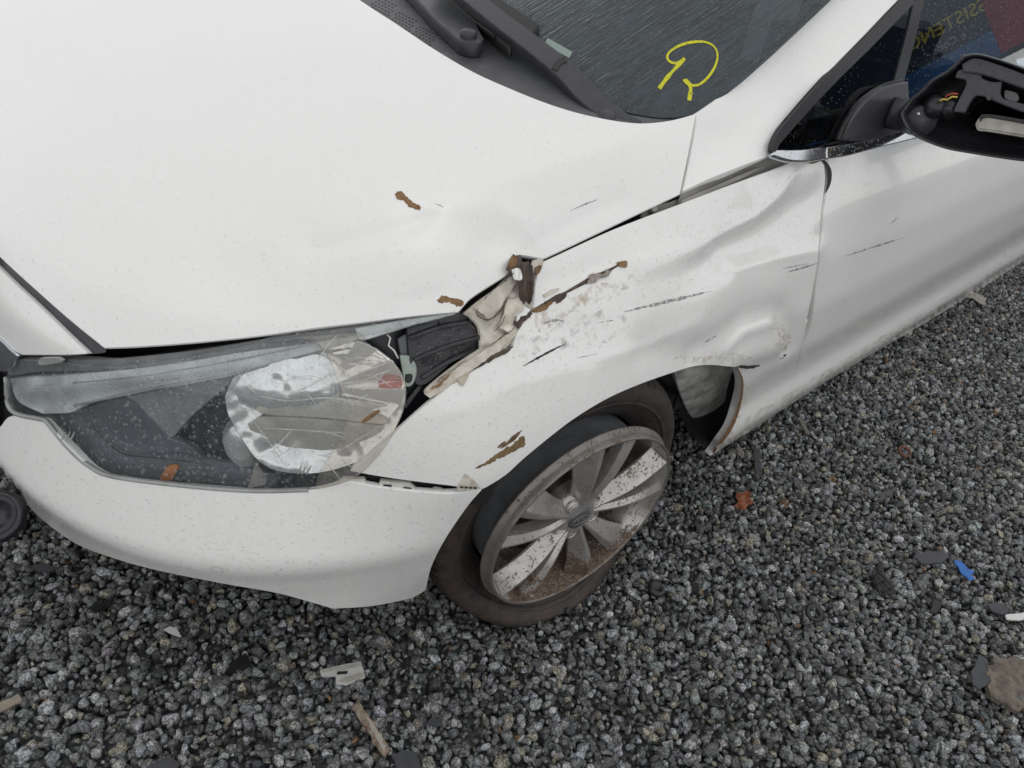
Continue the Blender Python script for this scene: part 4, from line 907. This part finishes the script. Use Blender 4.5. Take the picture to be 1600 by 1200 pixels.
plate('lamp_edge', [[(1530, 184), (1540, 178), (1600, 187), (1690, 206)], [(1690, 206), (1690, 211), (1600, 193), (1542, 183), (1532, 190), (1530, 184)]], MP0, MN, -.008, .004, M['rubber'], mir, .0008)
c0 = mp([(1462, 168)], -.045)[0]
lathe('mirror_motor', [(.0001, .03), (.012, .029), (.019, .024), (.024, .012), (.026, 0), (.026, -.03)], c0, MN, M['plastic'], mir, 24)
c0 = mp([(1484, 172)], -.05)[0]
lathe('mirror_motor', [(.0001, .03), (.012, .029), (.018, .02), (.02, .0), (.02, -.03)], c0, MN, M['plastic'], mir, 24)
tube('wire', mp([(1468, 158), (1473, 155), (1480, 156), (1488, 151), (1496, 152)], -.006), .0018, simple('yellow_wire', (.55, .42, .08), .5), mir)
tube('wire', mp([(1474, 157), (1480, 149), (1488, 146), (1497, 147)], -.008), .0014, simple('red_wire', (.5, .08, .04), .5), mir)
lathe('screw', [(.0001, .003), (.002, .0028), (.0032, .001), (.0034, -.004)], mp([(1435, 178)], -.012)[0], MN, simple('bright_screw', (.7, .7, .66), .3, .5), mir, 10)
plate('mirror_glass', [[(1590, 92), (1640, 82), (1700, 100)], [(1700, 100), (1700, 125), (1640, 112), (1590, 100)]], MP0, MN, -.06, .006, simple('mirror_glass_edge', (.55, .62, .66), .1, .9), mir)
# foot of the mirror on the door corner
def foot(p): return .012+.028*np.clip((p[:, 0]-1316)/90, 0, 1)*np.clip((235-p[:, 1])/80, .2, 1)
def on_foot(px):
    X, N = win(px); o = foot(np.atleast_2d(px)); d = rays(px); t = o/np.abs(d @ win.N); return X-d*t[:, None], N
mf = panel('mirror_foot', [[(1316, 217), (1328, 194), (1345, 170), (1366, 149), (1390, 136), (1419, 129)], [(1419, 129), (1420, 150), (1424, 176), (1434, 212)], [(1434, 212), (1400, 219), (1370, 221), (1316, 217)]], on_foot, M['mirror_grey'], car, 4, .02, .003)
panel('foot_gasket', sliver([(1314, 219), (1324, 196), (1342, 169), (1364, 146), (1388, 133), (1412, 127)], wfun((0, 6), (1, 6))), on_plane(WP0, WN, .012), M['rubber'], mf, 4, .006, raw=True)
a0, a1, a2 = on_foot([(1392, 176)])[0][0], on_foot([(1408, 178)])[0][0], mp([(1440, 190)], -.03)[0]
tube('mirror_neck', [a0, a1*.7+a2*.3, a1*.3+a2*.7, a2], [.034, .033, .032, .03], M['mirror_grey'], car, 20)

# ------------------------------------------------------------------ ground and gravel
gm_, t_, p_ = mat('dark_gravel_bed'); co_ = coords(t_)
v_ = node(t_, 'ShaderNodeTexVoronoi', Scale=60.); t_.links.new(co_, v_.inputs['Vector'])
sepc = t_.nodes.new('ShaderNodeSeparateColor'); t_.links.new(v_.outputs['Color'], sepc.inputs[0])
t_.links.new(mixc(t_, sepc.outputs[0], (.02, .021, .023), (.10, .103, .105)), p_.inputs['Base Color']); p_.inputs['Roughness'].default_value = .6
bump(t_, p_, math_n(t_, 'SUBTRACT', 1., v_.outputs['Distance']), .012)
ground = mesh_obj('ground', [(-600, -600, -.010), (600, -600, -.010), (600, 600, -.010), (-600, 600, -.010)], [(0, 1, 2, 3)], gm_, None, False); tag(ground, kind='structure')
# stones: a dozen chipped shapes set down one by one, tens of thousands of them
stone_mat, t_, p_ = mat('granite_chips')
at_ = t_.nodes.new('ShaderNodeAttribute'); at_.attribute_type = 'INSTANCER'; at_.attribute_name = 'tone'
tc_ = t_.nodes.new('ShaderNodeTexCoord'); va_ = t_.nodes.new('ShaderNodeVectorMath'); va_.operation = 'ADD'
sc2 = t_.nodes.new('ShaderNodeVectorMath'); sc2.operation = 'SCALE'; sc2.inputs['Scale'].default_value = 37.
t_.links.new(at_.outputs['Vector'], sc2.inputs[0]); t_.links.new(tc_.outputs['Object'], va_.inputs[0]); t_.links.new(sc2.outputs[0], va_.inputs[1])
n1_ = node(t_, 'ShaderNodeTexNoise', Scale=3.4, Detail=3., Roughness=.75); t_.links.new(va_.outputs[0], n1_.inputs['Vector'])
sp_ = ramp(t_, n1_.outputs['Fac'], [(.40, .30), (.5, .95), (.60, 1.9)])
t_.links.new(mixc(t_, 1., at_.outputs['Color'], sp_, 'MULTIPLY'), p_.inputs['Base Color']); p_.inputs['Roughness'].default_value = .42
p_.inputs['Specular IOR Level'].default_value = .5
stones = bpy.data.collections.new('stone_shapes')
for k in range(14):
    r_ = np.random.default_rng(100+k); bm = bmesh.new(); bmesh.ops.create_icosphere(bm, subdivisions=2, radius=1.)
    pl = r_.normal(size=(9, 3)); pl /= np.linalg.norm(pl, axis=1)[:, None]; dpl = r_.uniform(.45, .85, 9)
    for v in bm.verts:
        c = np.array(v.co)
        for q, dd in zip(pl, dpl):
            e = c @ q-dd
            if e > 0: c = c-q*e*.95
        c *= np.array([1.15, .95, .8]); v.co = c
    bmesh.ops.dissolve_limit(bm, angle_limit=.12, verts=bm.verts, edges=bm.edges)
    bmesh.ops.triangulate(bm, faces=bm.faces)
    me = bpy.data.meshes.new('stone_shape'); bm.to_mesh(me); bm.free(); me.materials.append(stone_mat)
    o = bpy.data.objects.new('stone_shape', me); stones.objects.link(o)
def proj(X):
    q = (X-CAM) @ MB.T; return np.stack([800+FPX*q[:, 0]/q[:, 2], 600-FPX*q[:, 1]/q[:, 2]], 1), q[:, 2]
def scatter(sp, x0, x1, y0, y1, z0, z1, keepf=1.):
    gx, gy = np.meshgrid(np.arange(x0, x1, sp), np.arange(y0, y1, sp*.87)); gx = gx+(np.arange(gx.shape[0]) % 2)[:, None]*sp*.5
    P = np.c_[gx.ravel(), gy.ravel(), np.zeros(gx.size)]; P[:, :2] += RNG.uniform(-.42, .42, (len(P), 2))*sp
    P[:, 2] = RNG.uniform(z0, z1, len(P))
    P = P[RNG.random(len(P)) < keepf]
    q, dep = proj(P); return P[(dep > .3) & (q[:, 0] > -520) & (q[:, 0] < 2250) & (q[:, 1] > 200) & (q[:, 1] < 1750)]
PTS = np.vstack([scatter(.0142, -2.1, 4.2, -2.0, 1.6, -.004, .006), scatter(.019, -2.1, 4.2, -2.0, 1.6, .005, .011, .62)])
# gravel is pushed aside where the tyre stands
NS = len(PTS); u_ = RNG.random(NS); val = np.where(u_ < .18, RNG.uniform(.022, .042, NS), np.where(u_ < .72, RNG.uniform(.055, .125, NS), RNG.uniform(.13, .26, NS)))
tint = 1.17*np.stack([.97+RNG.normal(0, .04, NS), 1.0+RNG.normal(0, .02, NS), 1.0+RNG.normal(0, .05, NS)], 1); colr = val[:, None]*tint
k_ = RNG.random(NS)
colr[k_ < .06] = np.array([.20, .185, .145])*RNG.uniform(.6, 1.3, ((k_ < .06).sum(), 1))
kk = (k_ > .9965); colr[kk] = np.array([.18, .105, .055])*RNG.uniform(.5, 1.1, (kk.sum(), 1))
kk = (k_ > .97) & (k_ < .99); colr[kk] = np.array([.26, .265, .26])*RNG.uniform(.8, 1.2, (kk.sum(), 1))
rad = np.clip(RNG.lognormal(math.log(.0084), .34, NS), .0038, .0165)
me = bpy.data.meshes.new('gravel'); me.from_pydata([tuple(p) for p in PTS], [], [])
def addattr(nm, ty, arr, key):
    a = me.attributes.new(nm, ty, 'POINT'); a.data.foreach_set(key, np.ascontiguousarray(arr, dtype=np.float32 if ty != 'INT' else np.int32).ravel())
addattr('tone', 'FLOAT_VECTOR', colr, 'vector'); addattr('size', 'FLOAT_VECTOR', rad[:, None]*RNG.uniform(.8, 1.2, (NS, 3)), 'vector')
addattr('turn', 'FLOAT_VECTOR', RNG.uniform(0, 6.283, (NS, 3)), 'vector'); addattr('kind_id', 'INT', RNG.integers(0, 14, NS), 'value')
gravel = bpy.data.objects.new('gravel', me); COL.objects.link(gravel)
tag(gravel, 'wet dark grey granite gravel covering the ground around the car', 'gravel', kind='stuff')
ng = bpy.data.node_groups.new('lay_stones', 'GeometryNodeTree')
ng.interface.new_socket('Geometry', in_out='INPUT', socket_type='NodeSocketGeometry'); ng.interface.new_socket('Geometry', in_out='OUTPUT', socket_type='NodeSocketGeometry')
gi = ng.nodes.new('NodeGroupInput'); go = ng.nodes.new('NodeGroupOutput'); ip = ng.nodes.new('GeometryNodeInstanceOnPoints'); ci = ng.nodes.new('GeometryNodeCollectionInfo')
ci.inputs['Collection'].default_value = stones; ci.inputs['Separate Children'].default_value = True; ci.inputs['Reset Children'].default_value = True
m2p = ng.nodes.new('GeometryNodeMeshToPoints')
def na(nm, ty):
    n = ng.nodes.new('GeometryNodeInputNamedAttribute'); n.data_type = ty; n.inputs['Name'].default_value = nm; return n.outputs['Attribute']
e2r = ng.nodes.new('FunctionNodeEulerToRotation'); ng.links.new(na('turn', 'FLOAT_VECTOR'), e2r.inputs[0])
ng.links.new(gi.outputs[0], m2p.inputs[0]); ng.links.new(m2p.outputs[0], ip.inputs['Points']); ng.links.new(ci.outputs[0], ip.inputs['Instance'])
ip.inputs['Pick Instance'].default_value = True; ng.links.new(na('kind_id', 'INT'), ip.inputs['Instance Index'])
ng.links.new(e2r.outputs[0], ip.inputs['Rotation']); ng.links.new(na('size', 'FLOAT_VECTOR'), ip.inputs['Scale']); ng.links.new(ip.outputs[0], go.inputs[0])
gravel.modifiers.new('lay_stones', 'NODES').node_group = ng

# ------------------------------------------------------------------ litter on the gravel
def litter(name, label, cat, poly, m, z=.019, thick=.004, tilt=(0, 0), jit=.6, seed=0, smoothed=False, parent=None, group=None):
    P = np.array(poly, float); Q = ragged(0, 0, [tuple(p) for p in P], jit, 5, seed+abs(int(P[0][0]))) if not smoothed else outline([list(map(tuple, P))], 4)
    if not smoothed:
        Q = []
        for a, b in zip(P, np.roll(P, -1, 0)):
            k = max(1, int(np.linalg.norm(b-a)/6)); Q += [a+(b-a)*i/k for i in range(k)]
        Q = np.array(Q)+np.random.default_rng(seed+abs(int(P[0][0]))).normal(size=(len(Q), 2))*jit
    c = at(P.mean(0), z=z)
    o = plate(name, Q, c, (tilt[0], tilt[1], 1), 0., thick, m, parent, min(.0008, thick*.25), raw=True)
    if label: tag(o, label, cat, group)
    return o
blk = simple('litter_black_plastic', (.012, .012, .013), .4, nscale=60, namp=.4)
slate = simple('litter_grey_plastic', (.045, .047, .055), .45, nscale=50, namp=.3)
creamp = simple('litter_cream_plastic', (.42, .40, .35), .5, nscale=50, col2=(.3, .28, .24))
clip = litter('plastic_clip', 'broken white plastic clip with a slot lying below the bumper', 'plastic clip', [(501, 1046), (522, 1041), (564, 1033), (571, 1057), (542, 1068), (526, 1067), (525, 1055), (503, 1055)], simple('litter_white_plastic', (.55, .55, .52), .45, nscale=40, namp=.2), .028, .008, (.1, -.1), .3)
litter('clip_slot', None, None, [(527, 1049), (543, 1048), (543, 1052), (527, 1054)], M['black'], .0295, .002, (.1, -.1), .1, parent=clip)
litter('clip_ridge', None, None, [(504, 1047), (563, 1036), (564, 1040), (505, 1051)], creamp, .031, .003, (.1, -.1), .2, parent=clip)
litter('clip_ridge', None, None, [(530, 1062), (569, 1050), (570, 1055), (540, 1066)], creamp, .031, .003, (.1, -.1), .2, parent=clip)
litter('plastic_shard', 'black triangular plastic shard left of the white clip', 'plastic shard', [(350, 1050), (362, 1034), (384, 1020), (391, 1040), (370, 1052)], blk, .021)
stk = litter('wood_splinter', 'reddish brown and cream splintered strip below the white clip', 'splinter', [(550, 1105), (563, 1096), (578, 1118), (598, 1150), (610, 1172), (600, 1180), (584, 1158), (566, 1130)], simple('splinter_brown', (.11, .06, .04), .6, nscale=90, col2=(.3, .26, .2)), .024, .006, (.05, .1), 1.2)
litter('pale_core', None, None, [(570, 1118), (582, 1128), (604, 1166), (600, 1176), (586, 1152)], creamp, .0255, .002, (.05, .1), 1., parent=stk)
litter('paint_flake', 'small white paint flake on gravel under the bumper edge', 'paint flake', [(255, 984), (266, 978), (276, 982), (282, 995), (268, 990)], simple('flake_white', (.5, .5, .49), .5), .022, .002)
litter('plastic_strip', 'tan plastic strip at the lower left picture edge', 'plastic strip', [(-30, 1112), (0, 1096), (28, 1084), (36, 1094), (10, 1108), (-28, 1124)], simple('tan_strip', (.26, .22, .17), .6, nscale=40), .022)
litter('plastic_shard', 'black shard at the bottom picture edge, left of centre', 'plastic shard', [(232, 1196), (262, 1184), (282, 1188), (274, 1212), (240, 1214)], slate, .022)
litter('plastic_shard', 'dark grey shard at the bottom edge below the brown splinter', 'plastic shard', [(615, 1182), (630, 1170), (650, 1176), (658, 1200), (622, 1206)], slate, .022)
litter('plastic_shard', 'small slate grey shard right of the brown splinter', 'plastic shard', [(664, 1132), (676, 1121), (692, 1124), (690, 1134)], slate, .022)
litter('plastic_shard', 'flat dark shard under the left end of the bumper', 'plastic shard', [(50, 884), (68, 878), (90, 888), (76, 894), (56, 892)], slate, .022)
litter('plastic_shard', 'thin black shard on gravel near the white flake', 'plastic shard', [(138, 950), (162, 938), (180, 934), (170, 948), (146, 956)], blk, .022)
litter('plastic_shard', 'grey lozenge shaped shard left of the blue strip', 'plastic shard', [(1427, 868), (1446, 862), (1474, 860), (1485, 869), (1470, 880), (1440, 881)], slate, .022, .004, (0, 0), .4)
bl = litter('plastic_strip', 'bright blue torn plastic strip on the gravel', 'plastic strip', [(1490, 876), (1498, 872), (1512, 888), (1524, 892), (1516, 896), (1524, 904), (1516, 907), (1504, 896)], simple('litter_blue', (.02, .16, .55), .4, nscale=60, namp=.3), .026, .003, (.1, .2), .5)
litter('plastic_shard', 'dark shard beside the white strip at right edge', 'plastic shard', [(1542, 944), (1560, 940), (1576, 952), (1570, 960), (1552, 956)], slate, .022)
litter('plastic_shard', 'narrow dark shard left of the white strip', 'plastic shard', [(1453, 956), (1460, 936), (1470, 940), (1464, 960)], blk, .022)
litter('plastic_strip', 'short white plastic strip at the right picture edge', 'plastic strip', [(1570, 960), (1600, 957), (1640, 956), (1640, 966), (1600, 968), (1574, 968)], simple('strip_white', (.6, .6, .58), .45), .024, .005)
litter('bark_slab', 'tan brown broken board at the lower right picture edge', 'board', [(1540, 1040), (1560, 1026), (1600, 1028), (1660, 1036), (1660, 1110), (1610, 1114), (1580, 1104), (1548, 1082)], simple('board_tan', (.17, .145, .11), .75, nscale=55, col2=(.075, .062, .048), bmp=.006), .019, .012, (.06, -.10), 3.0)
litter('plastic_shard', 'dark slate shard leaning against the tan board', 'plastic shard', [(1518, 1050), (1530, 1022), (1544, 1030), (1548, 1066), (1530, 1078), (1520, 1070)], slate, .026)
litter('plastic_shard', 'cream curved shard under the sill near the right edge', 'plastic shard', [(1504, 460), (1522, 455), (1542, 466), (1538, 476), (1520, 466)], creamp, .024, .004)
litter('plastic_strip', 'narrow dark strip on gravel behind the front wheel', 'plastic strip', [(1178, 702), (1188, 700), (1190, 744), (1180, 744)], slate, .022)
litter('twig', 'thin grey twig lying beside the sill', 'twig', [(1246, 654), (1250, 651), (1266, 676), (1262, 680)], simple('twig_grey', (.14, .13, .11), .7), .024, .004)
# crumpled rust coloured leaf
lf = [(1150, 776), (1152, 768), (1160, 771), (1166, 766), (1174, 770), (1172, 778), (1178, 786), (1168, 790), (1164, 797), (1154, 795), (1148, 790), (1154, 784)]
def crump(x, y): return .026+.006*np.sin(x*160)*np.cos(y*190)+.003*np.sin(x*310+y*240)
leaf = panel('dry_leaf', [[a, b] for a, b in zip(lf, lf[1:]+lf[:1])], on_height(crump), simple('rust_leaf', (.26, .075, .025), .55, nscale=120, col2=(.13, .035, .015)), None, 3, .0008, .0002)
tag(leaf, 'crumpled rust red leaf on the gravel behind the wheel', 'leaf')
c0 = at((1414, 705), z=.024)
rg = lathe('rusty_ring', [(.0125, 0), (.0165, .004), (.0205, .001), (.021, -.006), (.0165, -.008), (.0125, -.004)], c0, (-.15, -.25, 1), simple('ring_rust', (.15, .06, .035), .65, nscale=150, col2=(.07, .03, .02)), None, 28, closed=True)
tag(rg, 'rusty brown metal ring lying on the gravel', 'ring')
c0 = at((1026, 919), z=.022)
dk = lathe('rubber_plug_disc', [(.0001, .003), (.009, .002), (.011, .006), (.019, .005), (.022, 0), (.021, -.006)], c0, (.15, -.2, 1), blk, None, 28); tag(dk, 'small round black rubber cap in front of the wheel', 'cap')
c0 = at((1273, 957), z=.022)
dk = lathe('rubber_ring', [(.012, 0), (.016, .004), (.022, .001), (.021, -.005)], c0, (-.2, -.3, 1), blk, None, 28); tag(dk, 'black rubber ring half sunk in the gravel', 'ring')
# torn black lattice piece
lat = litter('grille_fragment', 'black torn lattice fragment left of the grey lozenge shard', 'grille fragment', [(1358, 896), (1372, 890), (1398, 914), (1396, 928), (1378, 932), (1366, 916)], blk, .022, .003)
for a, b in (((1360, 900), (1390, 928)), ((1370, 893), (1397, 918)), ((1366, 912), (1386, 902)), ((1376, 924), (1396, 914)), ((1364, 897), (1376, 930))):
    A_, B_ = at(a, z=.027), at(b, z=.029)
    tube('rib', [A_, (A_+B_)/2+np.array([0, 0, .003]), B_], .0022, blk, lat, 6)
# round black plastic cover near the left edge
c0 = at((-6, 806), z=.05)
cv = lathe('round_cover', [(.0001, .010), (.022, .010), (.027, .006), (.031, .000), (.040, -.001), (.045, .006), (.052, .008), (.056, .003), (.057, -.012)], c0, (-.35, -.45, .8), simple('round_cover_black', (.03, .031, .036), .35, nscale=40, namp=.3), None, 40)
tag(cv, 'round black plastic cover on the gravel under the bumper at left edge', 'plastic cover')

# ------------------------------------------------------------------ assistance board standing behind the car (seen mirrored in the door glass)
bd = bpy.data.objects.new('banner_board', None); COL.objects.link(bd); bd.location = (5., -1.0, 0)
tag(bd, 'dark blue assistance banner board mirrored in the side window', 'banner')
def bbox(name, lo, hi, m, bev=.004):
    o = box(name, [lo[0]-5., lo[1]+1., lo[2]], [hi[0]-5., hi[1]+1., hi[2]], m, bd, bev); return o
bbox('panel', (5.0, -1.95, 1.17), (5.04, .2, 1.95), simple('banner_navy', (.008, .03, .075), .6, nscale=3, namp=.4))
bbox('blue_band', (4.99, -1.9, 1.19), (5.0-.001, -.34, 1.36), simple('banner_blue', (.015, .16, .50), .5, nscale=4, namp=.35))
bbox('maroon_band', (4.985, -.38, 1.2), (5.0-.002, -.16, 1.9), simple('banner_maroon', (.42, .02, .07), .6, nscale=4, namp=.3))
for yy in (-1.85, .1): bbox('post', (5.05, yy-.03, -.02), (5.11, yy+.03, 2.35), simple('post_grey', (.12, .12, .12), .5))
bx_, by_, bz_ = Vector((0, -1, 0)), Vector((0, 0, 1)), Vector((-1, 0, 0))
text_mesh('letters', 'ASSISTENC', .115, frame((-.012, .44, 1.53), bx_, by_, bz_), simple('banner_yellow', (.75, .66, .06), .5), bd)
text_mesh('letters', 'e Cor', .07, frame((-.012, .40, 1.42), bx_, by_, bz_), simple('banner_white', (.5, .5, .5), .5), bd)
